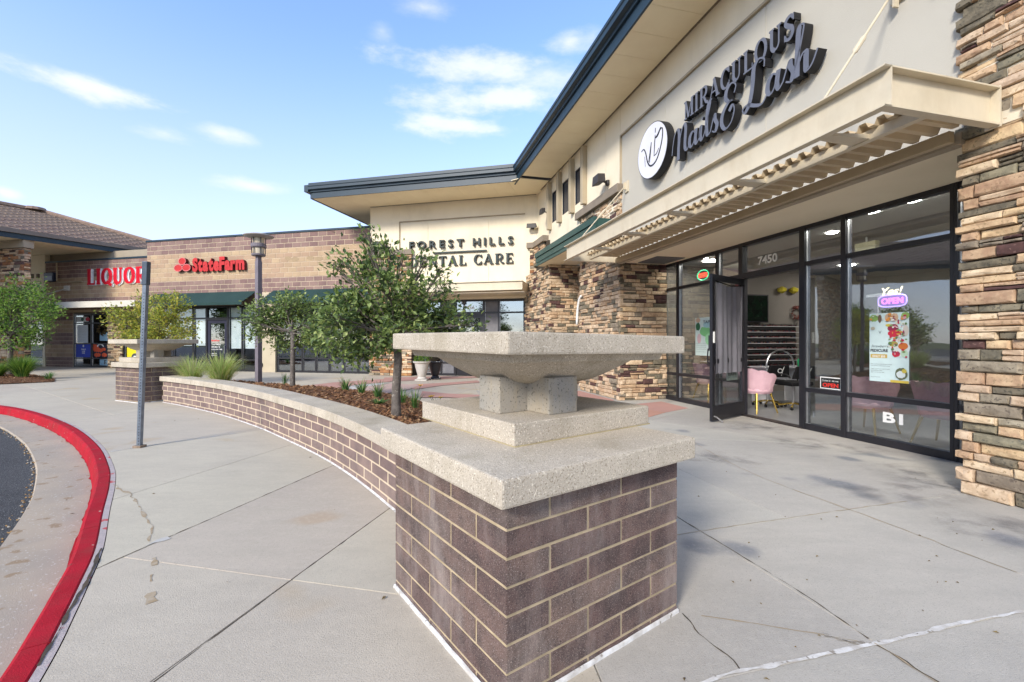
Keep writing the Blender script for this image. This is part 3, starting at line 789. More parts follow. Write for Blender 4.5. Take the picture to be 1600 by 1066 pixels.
for i in range(0, len(full)-8, seglen):
    sg = full[i:i+seglen+1:6]; e = full[min(i+seglen, len(full)-1)]; sg = sg+[e] if (sg[-1]-e).length > .01 else sg
    if len(sg) < 2: continue
    t0 = (sg[1]-sg[0]).normalized(); t1 = (sg[-1]-sg[-2]).normalized(); sg = [sg[0]+t0*.003]+sg[1:-1]+[sg[-1]-t1*.003]
    sweep(sg, -.05, .30, .4625, .56).build('coping_stone', PRECAST, pw, bevel=.005)
b = MB(); cf = wall_off(wf, -.004); ci = wall_off(wf, -.02)
for i in range(len(wf)-1):
    p, q, r, s_ = cf[i], cf[i+1], ci[i+1], ci[i]
    b.face([(p.x, p.y, .012), (q.x, q.y, .012), (r.x, r.y, .003), (s_.x, s_.y, .003)])
b.build('caulk_bead', WCAULK, pw, fix=False)

# ---- mulch bed behind the wall: rises to the coping, falls to the plaza
MULCH = M('bark_mulch', (.16,.075,.035), (.09,.045,.025), 14, .95, 1., 60, speck=((.33,.17,.08), 45, .6))
back = catmull([(.25,3.0,0),(-.1,4.4,0),(-.9,6.6,0),(-1.75,9.2,0),(-2.6,10.4,0),(-4.6,11.2,0),(-6.6,11.6,0),(-7.6,11.4,0)], 8)
inner = wall_off(wc, .2)
def param(pts, n): 
    L = sum((a-b_).length for a, b_ in zip(pts, pts[1:])); r = resample(pts, L/n*.9999); return r[:n+1]
NA, NB = 70, 34
pa, pb = param(inner, NA), param(back, NA)
b = MB(); ids = {}; BED = []
for i in range(min(len(pa), len(pb))):
    row = []
    for j in range(NB+1):
        f = j/NB; p = pa[i].lerp(pb[i], f)
        z = .47*(1-f**1.7)+.02+.03*noise.noise(p*2.1)*(1-f*.5)+.02*noise.noise(p*9)
        if f > .97: z = min(z, .01)
        row.append((p.x, p.y, z))
    BED.append(row)
for i in range(len(BED)-1):
    for j in range(NB): b.face([BED[i][j], BED[i+1][j], BED[i+1][j+1], BED[i][j+1]])
b.build('mulch_bed', MULCH, kind='structure', smooth=True, fix=False)
def bedz(x, y):
    best = None
    for row in BED:
        for p in row:
            d = (p[0]-x)**2+(p[1]-y)**2
            if best is None or d < best[0]: best = (d, p[2])
    return best[1]
CHIPS = [M('bark_chip_a', (.30,.15,.07), (.2,.1,.05), 30, .9), M('bark_chip_b', (.14,.065,.035), (.09,.045,.03), 30, .9), M('bark_chip_c', (.42,.27,.15), (.33,.2,.1), 30, .9)]
def chips(n, sampler, name='bark_chips'):
    b = MB()
    for _ in range(n):
        p = sampler(); s_ = rng.uniform(.012, .04); w = s_*rng.uniform(.2, .45); a = rng.uniform(0, 6.28); ti = rng.uniform(-.6, .6); tj = rng.uniform(-.5, .5)
        ux, uy = math.cos(a), math.sin(a); m_ = rng.choices((0, 1, 2), (4, 4, 1.6))[0]; z = p[2]+rng.uniform(.004, .016)
        q = [(p[0]+ux*s_*e-uy*w*g_, p[1]+uy*s_*e+ux*w*g_, z+e*s_*ti+g_*w*tj) for e, g_ in ((-1, -1), (1, -.7), (.9, 1), (-.8, .8))]
        b.hexa([(x, y, zz-.005) for x, y, zz in q], q, m_)
    b.build(name, CHIPS, kind='stuff', fix=False)
def bedsample():
    i = min(int(rng.random()**1.6*(len(BED)-2)), len(BED)-2); j = rng.randrange(NB-1)
    a, c = BED[i][j], BED[i+1][j+1]; f, g_ = rng.random(), rng.random()
    return (a[0]+(c[0]-a[0])*f, a[1]+(c[1]-a[1])*g_, a[2]+(c[2]-a[2])*f)
chips(11000, bedsample)
# left bed
LB = catmull([(-14.6,14.3,0),(-15.6,13.4,0),(-18,12.9,0),(-22,13.2,0),(-25,14.5,0),(-25,17.5,0),(-21.5,18.3,0),(-18.5,17.2,0),(-16,15.6,0),(-14.6,14.3,0)], 6)
b = MB(); cc = Vector((-20, 15.4, .16)); rows = []
for k in range(7):
    f = k/6; rows.append([(cc.x+(p.x-cc.x)*f, cc.y+(p.y-cc.y)*f, .02+.2*(1-f*f)+.02*noise.noise(p*f*3)) for p in LB])
for a, c in zip(rows, rows[1:]):
    for j in range(len(LB)-1): b.face([a[j], a[j+1], c[j+1], c[j]])
b.build('left_mulch_bed', MULCH, kind='structure', smooth=True, fix=False)
def lsample():
    f = math.sqrt(rng.random()); p = LB[rng.randrange(len(LB)-1)]
    return (cc.x+(p.x-cc.x)*f, cc.y+(p.y-cc.y)*f, .03+.2*(1-f*f))
chips(2600, lsample, 'left_bark_chips')

# ================================================================== SALON WING (right)
FA = Fr((2.38, 9.86), (.245, -.9695))        # plane of the stone columns; u runs toward the viewer
FC = Fr((2.38, 9.86), (.9695, .245))         # planes facing down the street; u runs into the building
salon = thing('salon_building', 'cream stucco shop wing with ledgestone columns and open glass door, on the right', 'building', (6, 6, 0))
def part_box(name, F, u0, u1, n0, n1, z0, z1, mat, parent, bevel=0, label=None, kind=None):
    return MB().box(F, u0, u1, n0, n1, z0, z1).build(name, mat, parent, bevel=bevel, label=label, kind=kind)
STOP = 4.56                                   # top of the ledgestone
# stucco wall above the shopfront, with the recessed sign field
b = MB()
b.box(FA, -2.25, 9.5, -.5, -.04, 3.06, 6.46); b.box(FA, -6.1, -2.251, -.5, -.04, 3.61, 6.46)
b.build('upper_wall', STUCCO, salon)
def wall_piece(u0, u1, z0, z1, n1=0., n0=-.04, name='wall_panel'): return part_box(name, FA, u0, u1, n0, n1, z0, z1, STUCCO, salon)
# panels proud of the recessed field, with fine control joints between
wall_piece(-.012-.72, -.005, 3.06, 6.46); wall_piece(-1.15, -.745, 3.06, 6.46)
SL = [(-2.60, -1.95), (-3.60, -2.80), (-4.52, -3.80)]
xs = [-6.1, -4.52, -3.80, -3.60, -2.80, -2.60, -1.95, -1.155]
for a, c in zip(xs, xs[1:]):
    if (a, c) in [(q, w) for q, w in SL]: wall_piece(a, c, 3.6, 5.05); wall_piece(a, c, 6.0, 6.46)
    else: wall_piece(a, c, 3.6, 6.46)
wall_piece(.005, 6.28, 5.83, 6.46); wall_piece(6.28, 9.5, 3.06, 6.46)
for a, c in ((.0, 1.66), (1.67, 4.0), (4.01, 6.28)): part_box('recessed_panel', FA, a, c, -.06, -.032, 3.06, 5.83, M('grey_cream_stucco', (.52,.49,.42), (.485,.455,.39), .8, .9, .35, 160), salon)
part_box('panel_reveal', FA, .0, 6.28, -.03, .012, 5.80, 5.835, STUCCO_EDGE, salon)
part_box('panel_reveal', FA, -.005, .02, -.03, .012, STOP, 5.80, STUCCO_EDGE, salon)
for a, c in SL:
    w = MB(); w.box(FA, a, c, -.12, -.09, 5.05, 6.0); pane = None
    wd = MB()
    for q in ((a, a+.03, 5.05, 6.0), (c-.03, c, 5.05, 6.0), (a+.03, c-.03, 5.05, 5.08), (a+.03, c-.03, 5.97, 6.0)): wd.box(FA, q[0], q[1], -.039, -.008, q[2], q[3])
    wo = wd.build('window', BLACK, salon); MB().box(FA, a+.03, c-.03, -.038, -.03, 5.08, 5.97).build('pane', M('dark_glass', (.02,.03,.05), None, 2, .06, spec=.9), wo)
for u in (-1.86, -2.70, -3.70, -4.62):
    part_box('pilaster', FA, u-.08, u+.08, .001, .13, 4.86, 6.36, M('tan_pilaster_stucco', (.46,.385,.27), (.41,.34,.24), 1, .9, .3, 130), salon, bevel=.012)
# stone columns
def stone_col(parent, F, u0, u1, depth, z1, n=0, name='stone_column'):
    return part_box(name, F, u0+.03, u1-.03, n-depth+.03, n-.045, -.02, z1, M('stone_backing', (.07,.055,.04), (.05,.04,.03), 6, .95), parent)
plans = []
c1 = stone_col(salon, FA, 6.16, 7.7, 1.2, STOP)
plans.append((c1, stone_plan(FA, -.02, 6.17, 7.7, 0, STOP, (.035, 0))))
FCn = Fr(FA.P(6.17, 0, 0)[:2], (.9695, .245))
c2 = stone_col(salon, FA, -2.25, 0.02, 1.2, STOP)
plans.append((c1, stone_plan(Fr(FA.P(7.7, 0, 0)[:2], (.9695, .245)), -.02, 0, 1.15, 0, STOP)))
plans.append((c2, stone_plan(FA, -.02, -2.25, 0.0, 0, STOP, (0, .035))))
Fe = Fr(FA.P(0, 0, 0)[:2], (.9695, .245))
plans.append((c2, stone_plan(Fe, -.02, 0.0, 1.16, 0, 3.05, (.03, 0))))
# second pier beyond, standing a little further out
c3 = stone_col(salon, FA, -6.4, -3.75, 1.5, 3.62, n=.35)
F3 = Fr(FA.P(-3.75, .35, 0)[:2], (.9695, .245))
plans.append((c3, stone_plan(FA, .33, -6.4, -3.75, 0, 3.6, (0, .035))))
plans.append((c3, stone_plan(F3, -.02, 0, 1.35, 0, 3.6, (.03, 0))))
c4 = part_box('stone_recess', FA, -3.8, -2.2, -1.0, -.62, 0, 3.6, M('stone_backing', (.07,.055,.04)), salon)
plans.append((c4, stone_plan(FA, -.6, -3.8, -2.2, 0, 3.6)))
# short stone return at the inner corner
c5 = part_box('stone_column', FA, -7.1, -4.7, -.4, .06, 3.6, STOP, M('stone_backing', (.07,.055,.04)), salon)
plans.append((c5, stone_plan(FA, .1, -6.6, -5.0, 3.9, STOP)))
place_stones(plans, 292)
def cap(F, u0, u1, n0, n1, z, parent, h=.16): return part_box('stone_cap', F, u0, u1, n0, n1, z, z+h, TRIM, parent, bevel=.01)
cap(FA, -2.34, .09, -.02, .12, STOP, salon, .19)
cap(FA, 6.08, 8.0, -.02, .12, STOP, salon, .19)
cap(FA, -6.2, -4.85, -.02, .2, STOP, salon, .19)
# small green roof edge over the second pier
b = MB(); b.box(FA, -4.2, .07, .0, .62, 3.62, 3.97); b.build('fascia', GREEN_METAL, salon, bevel=.01, label='dark green metal fascia')
for q, (z0, z1, n_) in enumerate([(3.60, 3.66, .635), (3.70, 3.84, .64), (3.85, 3.99, .67)]):
    part_box('fascia_fold', FA, -4.22, .09, .6, n_, z0, z1, GREEN_METAL, salon)
part_box('fascia_soffit', FA, -4.15, .0, .02, .6, 3.600, 3.618, SOFFIT, salon)
# roof overhang
LIFT = 6.46
def eave_len(F, parent, u0, u1, n_out, soffit_w, mitre=0, step=.62, over=1.05, name='soffit_board'):
    pass
SB = []
u = -6.9
while u < 9.5:                                 # soffit boards run out from the wall, each a separate board
    u2 = u+.61; bb = MB(); 
    def lim(q): return max(-.3, 0)
    n_in = -.05
    # mitre with the dental eave: beyond the inner corner the board starts further out
    bb.box(FA, u+.003, u2-.003, n_in, 1.008, LIFT, LIFT+.018)
    if u > -5.0: bb.build('soffit_board', SOFFIT, salon)
    u = u2
part_box('soffit_vent', FA, -5.6, 9.5, .01, .05, LIFT-.006, LIFT, M('vent_strip', (.25,.2,.14), (.12,.1,.07), 40, .8), salon)
def fascia(F, u0, u1, n, parent, e0=(0, 0), e1=(0, 0)):
    """lower board set back under a deeper box gutter; e0/e1 lengthen the outer face at mitred ends"""
    def prism(prof, nm, mat):
        b = MB(); ends = []
        for u, e in ((u0, e0), (u1, e1)):
            ends.append([F.P(u+e[0]*(nn-n), nn, z) for nn, z in prof])
        b.hexa(ends[0], ends[1]); return b.build(nm, mat, parent)
    prism([(n-.04, LIFT-.02), (n+.0, LIFT-.02), (n+.0, LIFT+.19), (n-.04, LIFT+.19)], 'fascia_board', FASCIA)
    prism([(n-.1, LIFT+.191), (n+.045, LIFT+.191), (n+.05, LIFT+.25), (n+.13, LIFT+.27), (n+.13, LIFT+.36), (n+.15, LIFT+.38), (n+.15, LIFT+.43), (n+.11, LIFT+.44), (n+.11, LIFT+.5), (n-.1, LIFT+.5)], 'gutter', FASCIA)
fascia(FA, -5.25, 9.5, 1.05, salon, e0=(.56, 0))
b = MB(); b.face([FA.P(-5.8, 1.0, LIFT+.49), FA.P(9.5, 1.0, LIFT+.49), FA.P(9.5, -8, LIFT+2.0), FA.P(-5.8, -8, LIFT+2.0)])
b.build('roof', M('brown_roof', (.12,.095,.08), (.09,.07,.06), 3, .9), salon)
# recess ceiling and shopfront
part_box('recess_ceiling', FA, -.6, 9.3, -1.3, -.041, 3.03, 3.059, M('cream_recess', (.88,.77,.56), (.84,.73,.52), 1.2, .85, .1, 120), salon)
part_box('edge_beam', FA, .02, 6.2, -.04, .06, 3.0, 3.10, STUCCO_EDGE, salon)
part_box('access_panel', FA, .15, .9, -1.0, -.35, 3.018, 3.029, M('grey_panel', (.14,.14,.14)), salon)
NG = -1.18
def bar(b, F, u0, u1, n, z0, z1, d=.11): b.box(F, u0, u1, n-d/2, n+d/2, z0, z1)
def bay(F, u0, u1, n, zs, parent, pane_mats=GLASS, w=.07, name='window', skip=(), frame=BLACK):
    """one glazed bay: jambs and rails as the frame, each light a pane of its own"""
    b = MB(); bar(b, F, u0+.001, u0+w/2, n, 0, zs[-1]); bar(b, F, u1-w/2, u1-.001, n, 0, zs[-1])
    for k, z in enumerate(zs):
        h0, h1 = (z-.03, z+.03) if 0 < k < len(zs)-1 else ((z, z+.09) if k == 0 else (z-.09, z))
        if k in skip: continue
        bar(b, F, u0+w/2, u1-w/2, n-.002, h0, h1, .10)
    # light glazing bead
    o = b.build(name, frame, parent)
    for k in range(len(zs)-1):
        if (k+100) in skip: continue
        z0 = zs[k]+(.09 if k == 0 else .03); z1 = zs[k+1]-(.09 if k+1 == len(zs)-1 else .03)
        MB().box(F, u0+w/2, u1-w/2, n-.004, n+.004, z0, z1).build('pane', pane_mats if not isinstance(pane_mats, dict) else pane_mats.get(k, GLASS), o)
        bd = MB(); bd.box(F, u0+w/2, u0+w/2+.012, n+.005, n+.03, z0, z1); bd.build('glazing_bead', SILVER, o)
    return o
ZS = [0.0, .59, 2.46, 3.06]
US = [-.19, .44, 1.68, 2.28, 3.55, 4.18, 5.43, 6.7, 8.2]
for a, c in zip(US, US[1:]):
    if a == 2.28: continue
    bay(FA, a, c, NG, ZS, salon)
# doorway: jambs, header, transom light, threshold
b = MB(); bar(b, FA, 2.281, 2.34, NG, 0, 3.06); bar(b, FA, 3.49, 3.549, NG, 0, 3.06)
bar(b, FA, 2.34, 3.49, NG, 2.40, 2.50, .12); bar(b, FA, 2.34, 3.49, NG, 2.97, 3.06)
df = b.build('door_frame', BLACK, salon)
MB().box(FA, 2.34, 3.49, NG-.004, NG+.004, 2.50, 2.97).build('pane', GLASS, df)
MB().box(FA, 2.28, 3.55, NG-.08, NG+.07, .0, .018).build('threshold', M('dark_bronze', (.06,.05,.05), None, 8, .4, metal=.5), df)
text_on('7450', FA, 2.64, 2.60, .135, NG+.007, WHITE, df, 'house_number', width=.40, bold=.03)
# the open door leaf
hp = FA.P(2.33, NG+.03, 0); dd = Vector((3.19-4.07, 7.15-7.84, 0)).normalized()
FD = Fr((hp[0]+dd.x*1.1, hp[1]+dd.y*1.1), (-dd.x, -dd.y))       # seen from the street side: free edge at u=0, hinge at 1.1
door = MB()
for q in ((0, .075, .02, 2.39), (1.02, 1.1, .02, 2.39), (.075, 1.02, .02, .26), (.075, 1.02, 2.29, 2.39), (.075, 1.02, .95, 1.02)): door.box(FD, q[0], q[1], -.024, .024, q[2], q[3])
door_o = door.build('door', BLACK, salon, label='open black framed glass door with grey curtain')
MB().box(FD, .075, 1.02, -.004, .004, .26, .95).build('pane', GLASS, door_o); MB().box(FD, .075, 1.02, -.004, .004, 1.02, 2.29).build('pane', GLASS, door_o)
b = MB(); N = 40
for i in range(N):
    def cp(i, z): 
        u_ = .08+.93*i/N; fold = .010*math.sin(i*.9+z*.6)+.012*math.sin(i*.37+2+z)
        return FD.P(u_, .03+fold+.006, z-(.05*math.sin(math.pi*i/N) if z > 2 else 0))
    zz = [.78, 1.2, 1.6, 2.0, 2.27]
    for z0, z1 in zip(zz, zz[1:]): b.face([cp(i, z0), cp(i+1, z0), cp(i+1, z1), cp(i, z1)])
b.build('curtain', M('grey_curtain', (.2,.19,.215), (.16,.155,.175), 3, .9, .2, 300), door_o, smooth=True, fix=False)
MB().tube([FD.P(.06, .045, 2.28), FD.P(.55, .05, 2.23), FD.P(1.04, .045, 2.27)], .009, 6).build('curtain_rod', BLACKM, door_o)
MB().tube([FD.P(.04, -.03, .9), FD.P(.04, -.07, .92), FD.P(.04, -.08, 1.05), FD.P(.04, -.07, 1.18), FD.P(.04, -.03, 1.2)], .011, 6).build('handle', BLACK, door_o)
MB().box(FD, .02, .055, .025, .04, 1.28, 1.46).build('lock_plate', WHITE, door_o)
MB().tube([FD.P(.035, .03, .10), FD.P(.045, .07, .09), FD.P(.09, .15, .015)], [.012, .011, .014], 6).build('kick_stop', SILVER, door_o)
# stainless-looking closer arm hidden, number plate below: B1
w_ = [o for o in salon.children if o.name.startswith('window')]
text_on('B1', FA, 4.66, .30, .125, NG+.007, WHITE, w_[-3], 'unit_number', width=.235, bold=.035)

# ---- canopy over the shopfront
can = salon
U0, U1, NO = -.125, 6.46, 1.268; Z0, Z1 = 3.04, 3.348
def channel(name, p_u0, p_u1, n, along=True):
    """C-channel: web with two flanges turned outward"""
    b = MB()
    b.box(FA, p_u0, p_u1, n-.075, n-.065, Z0, Z1); b.box(FA, p_u0, p_u1, n-.065, n, Z1-.012, Z1); b.box(FA, p_u0, p_u1, n-.065, n, Z0, Z0+.012)
    return b.build(name, CREAM_METAL, can)
canopy = channel('canopy', U0, U1, NO); canopy['label'] = 'cream steel canopy of channels and corrugated deck'
def sub(b, name, mat, **k): return b.build(name, mat, canopy, **k)
for uu, s_ in ((U0, -1), (U1, 1)):
    b = MB(); b.box(FA, min(uu-s_*.075, uu-s_*.065), max(uu-s_*.075, uu-s_*.065), .06, NO-.076, Z0, Z1)
    b.box(FA, min(uu-s_*.065, uu), max(uu-s_*.065, uu), .06, NO-.001, Z1-.0125, Z1-.0005); b.box(FA, min(uu-s_*.065, uu), max(uu-s_*.065, uu), .06, NO-.001, Z0+.0005, Z0+.0125)
    sub(b, 'end_channel', CREAM_METAL)
    b = MB(); b.box(FA, min(uu-s_*.1, uu), max(uu-s_*.1, uu), .045, .06, Z0-.01, Z1+.01); sub(b, 'wall_plate', CREAM_METAL)
b = MB(); b.box(FA, .1, 6.38, .72, .78, 3.05, 3.133); sub(b, 'purlin', CREAM_METAL)
b = MB(); b.box(FA, .02, 6.16, .065, .13, 3.02, 3.12); sub(b, 'ledger', M('tan_painted_steel', (.50,.40,.26), (.45,.36,.23), 3, .5), bevel=.004)
for uu in (1.1, 2.32, 3.55, 4.78, 5.9):
    b = MB(); b.hexa([FA.P(uu-.08, .781, 3.06), FA.P(uu+.08, .781, 3.06), FA.P(uu+.05, NO-.07, 3.055), FA.P(uu-.05, NO-.07, 3.055)], [FA.P(uu-.08, .781, 3.10), FA.P(uu+.08, .781, 3.10), FA.P(uu+.05, NO-.07, 3.075), FA.P(uu-.05, NO-.07, 3.075)])
    sub(b, 'bracket', CREAM_METAL)
b = MB(); pitch = .152; n_p = int((6.36-.05)/pitch); prof = []
for k in range(n_p):
    u_ = .08+k*pitch; prof += [(u_, 3.135), (u_+.05, 3.135), (u_+.072, 3.185), (u_+.128, 3.185)]
prof.append((.08+n_p*pitch, 3.135))
for (a, za), (c, zc) in zip(prof, prof[1:]):
    b.face([FA.P(a, .10, za), FA.P(c, .10, zc), FA.P(c, .83, zc), FA.P(a, .83, za)]); b.face([FA.P(a, .10, za+.004), FA.P(c, .10, zc+.004), FA.P(c, .83, zc+.004), FA.P(a, .83, za+.004)])
sub(b, 'corrugated_deck', DECK_METAL, fix=False)
for uu, wz in ((.32, .25), (5.72, .28)):
    a = Vector(FA.P(uu+.12, NO-.1, Z1)); w0 = Vector(FA.P(uu-.06, .03, 4.62 if uu < 1 else 4.75))
    m_ = a.lerp(w0, .5); d_ = (w0-a).normalized()
    sub(MB().tube([a, w0], .011, 8), 'tie_rod', CREAM_METAL)
    sub(MB().tube([m_-d_*.13, m_-d_*.1, m_+d_*.1, m_+d_*.13], [.013, .024, .024, .013], 8), 'turnbuckle', CREAM_METAL)
    b = MB(); b.box(FA, uu-.13, uu+.01, -.03, .0, 4.5 if uu < 1 else 4.63, 4.74 if uu < 1 else 4.87); b.box(FA, uu-.07, uu-.05, .0, .06, 4.56, 4.70 if uu < 1 else 4.8)
    sub(b, 'anchor_plate', CREAM_METAL)
# white arched tube on the far pier
b = MB(); P_ = [FA.P(-2.3+.42*(1-math.cos(R(a)))*0-.03, .05+.0, 0) for a in (0,)]
pts = [FA.P(-2.36+.20*math.sin(R(a))**1.0-.2+.0, .03, 1.72+.85*math.sin(R(a))) for a in range(0, 91, 10)]
MB().tube([FA.P(-2.36+.30*(1-math.cos(R(a))), .04, 1.75+.75*math.sin(R(a))) for a in range(0, 91, 9)], .035, 8).build('arched_tube', WHITE, salon, smooth=True)

# ---- room behind the glass
RW = M('salon_wall', (.22,.20,.18), (.19,.175,.155), 1, .9); RF = M('salon_floor', (.19,.19,.195), (.15,.15,.155), .8, .35)
n2 = NG-.08
part_box('floor', FA, -.6, 9, -8.5, n2, -.02, .012, RF, salon); part_box('ceiling', FA, -.6, 9, -8.5, n2, 3.1, 3.14, M('salon_ceiling', (.42,.42,.4), None, 1, .9), salon)
part_box('party_wall', FA, -.72, -.6, -8.5, n2, 0, 3.1, RW, salon); part_box('party_wall', FA, 9, 9.1, -8.5, n2, 0, 3.1, RW, salon); part_box('back_wall', FA, -.7, 9.1, -8.6, -8.5, 0, 3.1, RW, salon)
LITE = emis('downlight_and_fill_glow', (1, .96, .88), 42)
for uu, nn_ in ((3.12, -2.19), (.4, -2.0), (.7, -5.5), (7.4, -3), (7.4, -6), (.7, -1.52), (4.2, -1.52), (4.7, -1.52), (5.2, -1.52), (5.7, -1.52), (6.6, -1.52)):  # first is the ceiling lamp; the others are added fill to brighten the room
    p = FA.P(uu, nn_, 3.085); r_ = .07 if uu == 3.12 else .15; MB().lathe(p, [(r_, 0), (r_, .014)], 20).build('downlight_and_fill', LITE, salon)
Fs = Fr(FA.P(-.6, n2, 0)[:2], (.9695, .245))     # the party wall seen from the street: u runs inward
sh = part_box('polish_shelf', Fs, 1.2, 4.1, .0, .02, .62, 1.72, DARKROOM, salon)
for z in [.66+.145*k for k in range(8)]: MB().box(Fs, 1.2, 4.1, .021, .12, z, z+.014).build('shelf_board', SILVER if False else M('shelf_white', (.6,.6,.6)), sh)
b = MB(); 
for z in [.66+.145*k for k in range(8)]:
    u = 1.24
    while u < 4.06:
        h = rng.uniform(.05, .075); mi = rng.choices(range(5), (6, 3, 3, 2, 4))[0]
        b.box(Fs, u, u+.022, .05, .075, z+.0145, z+.014+h*.55, mi); b.box(Fs, u+.006, u+.016, .056, .069, z+.014+h*.55, z+.014+h, 4); u += rng.uniform(.028, .045)
b.build('polish_bottles', [M('polish_red', (.12,.03,.035)), M('polish_rose', (.22,.12,.12)), M('polish_nude', (.2,.16,.13)), M('polish_blue', (.06,.07,.12)), BLACKM], salon, kind='stuff')
# corner return between the two wings' uppers gets its roof from the dental wing below

# ================================================================== DENTAL SECTION (centre)
FDn = Fr((0, 16.41), (.972, -.2335))
dental = thing('dental_building', 'cream stucco corner section with slate-blue eave and dark serif lettering, at the centre', 'building', (-2, 17, 0))
part_box('upper_wall', FDn, -5.5, 1.6, -.3, .4, 2.9, 6.46, STUCCO, dental)
def dp(u0, u1, z0, z1, n1=.45): return part_box('wall_panel', FDn, u0, u1, .4, n1, z0, z1, STUCCO, dental)
dp(-5.5, -4.285, 2.9, 6.46); dp(-4.28, .58, 5.83, 6.46); dp(.585, 1.3, 2.9, 6.46)
for a, c in ((-4.28, -3.13), (-3.12, -.77), (-.76, .58)): part_box('recessed_panel', FDn, a, c, .39, .415, 2.9, 5.825, STUCCO, dental)
part_box('panel_reveal', FDn, -4.28, .58, .415, .462, 5.80, 5.832, STUCCO_EDGE, dental); part_box('panel_reveal', FDn, -4.29, -4.265, .415, .462, 3.3, 5.80, STUCCO_EDGE, dental)
u = -7.0
while u < .4:
    u2 = u+.61
    MB().box(FDn, u+.003, min(u2, 1.05)-.003, .38, 1.917, LIFT+.001, LIFT+.019).build('soffit_board', SOFFIT, dental) if u > -7.1 else 0
    u = u2
# triangular mitred piece at the inner corner
A0 = FA.P(-5.05, 1.05, 0); 
b = MB(); poly = [FDn.P(.35, .38, LIFT+.0005), FDn.P(2.0, .38, LIFT+.0005), FA.P(-4.7, -.05, LIFT+.0005), FA.P(-4.7, 1.008, LIFT+.0005), FDn.P(.35, 1.917, LIFT+.0005)]
b.hexa(poly, [(x, y, z+.017) for x, y, z in poly]); b.build('soffit_board', SOFFIT, dental, bevel=0)
part_box('soffit_vent', FDn, -5.5, 1.0, .452, .49, LIFT-.006, LIFT, MATS['vent_strip'], dental)
def fascia2():
    F = FDn; n = 1.96; u0 = -7.0; u1 = .62
    def prism(prof, nm, mat):
        b = MB(); a = [F.P(u0-(nn-n)*0, nn, z) for nn, z in prof]; c = [F.P(u1-.56*(nn-n), nn, z) for nn, z in prof]
        b.hexa(a, c); b.build(nm, mat, dental)
    prism([(n-.04, LIFT-.02), (n, LIFT-.02), (n, LIFT+.19), (n-.04, LIFT+.19)], 'fascia_board', FASCIA)
    prism([(n-.1, LIFT+.191), (n+.045, LIFT+.191), (n+.05, LIFT+.25), (n+.13, LIFT+.27), (n+.13, LIFT+.36), (n+.15, LIFT+.38), (n+.15, LIFT+.43), (n+.11, LIFT+.44), (n+.11, LIFT+.5), (n-.1, LIFT+.5)], 'gutter', FASCIA)
    b = MB(); b.box(F, u0-.02, u0+.03, -2.5, n-.041, LIFT-.02, LIFT+.19); b.build('fascia_board', FASCIA, dental)
    b = MB(); b.box(F, u0-.16, u0-.001, -2.5, n+.13, LIFT+.192, LIFT+.43); b.build('gutter', FASCIA, dental)
    b = MB(); b.box(F, u0+.031, -5.52, -2.4, .379, LIFT+.002, LIFT+.02); b.build('soffit_board', SOFFIT, dental)
fascia2()
b = MB(); b.face([FDn.P(-7.05, 2.0, LIFT+.49), FDn.P(3, 2.0, LIFT+.49), FDn.P(6, -6, LIFT+1.4), FDn.P(-7.05, -6, LIFT+1.4)]); b.build('roof', MATS['brown_roof'], dental)
# stone piers
plans = []
d1 = part_box('stone_column', FDn, -5.5, -3.78, -.2, .46, 0, STOP, MATS['stone_backing'], dental)
plans.append((d1, stone_plan(FDn, .48, -5.52, -3.75, 0, STOP, big=1.0, warm=True)))
d2 = part_box('stone_column', FDn, .76, 1.5, -.2, .46, 0, STOP, MATS['stone_backing'], dental)
plans.append((d2, stone_plan(FDn, .48, .76, 1.45, 0, STOP, warm=True)))
place_stones(plans, 290)
cap(FDn, -5.6, -3.7, .42, .58, STOP, dental, .19); cap(FDn, .66, 1.35, .42, .60, STOP, dental, .19)
# canopy
b = MB(); b.box(FDn, -3.9, .745, 1.58, 1.65, 2.99, 3.29); b.box(FDn, -3.9, .745, 1.65, 1.70, 3.27, 3.29); b.box(FDn, -3.9, .745, 1.65, 1.70, 2.99, 3.01)
dc = b.build('canopy', CREAM_METAL, dental)
MB().box(FDn, .68, .745, .47, 1.58, 2.99, 3.29).build('end_channel', CREAM_METAL, dc); MB().box(FDn, -3.9, -3.83, .47, 1.58, 2.99, 3.29).build('end_channel', CREAM_METAL, dc)
MB().box(FDn, -3.83, .68, .47, 1.57, 3.07, 3.10).build('deck', DECK_METAL, dc); MB().box(FDn, -3.83, .68, 1.2, 1.26, 3.0, 3.069).build('purlin', M('tan_painted_steel', (.36,.29,.19)), dc)
part_box('header', FDn, -3.75, .76, .0, .44, 2.86, 2.92, MATS['cream_recess'], dental)
DZ = [0, .5, 2.36, 2.86]
DU = [-3.75, -2.76, -2.21, -1.05, -.49, .47, .76]
for a, c in zip(DU, DU[1:]):
    if a == -2.21: continue
    grey = a in (-2.76, -1.05)
    bay(FDn, a, c, .0, DZ, dental, M('stone_grey_pane', (.19,.185,.195), (.15,.148,.158), 6, .5, 0) if grey else GLASS_DARK)  # two of the bays get plain opaque grey panes
b = MB(); bar(b, FDn, -2.209, -2.15, 0, 0, 2.86); bar(b, FDn, -1.11, -1.051, 0, 0, 2.86); bar(b, FDn, -2.15, -1.11, 0, 2.27, 2.4); bar(b, FDn, -2.15, -1.11, 0, 2.79, 2.86)
d_ = b.build('door', BLACK, dental)
b = MB()
for q in ((-2.15, -2.04, .02, 2.27), (-1.22, -1.11, .02, 2.27), (-2.04, -1.22, .02, .28), (-2.04, -1.22, 2.15, 2.27)): b.box(FDn, q[0], q[1], -.025, .025, q[2], q[3])
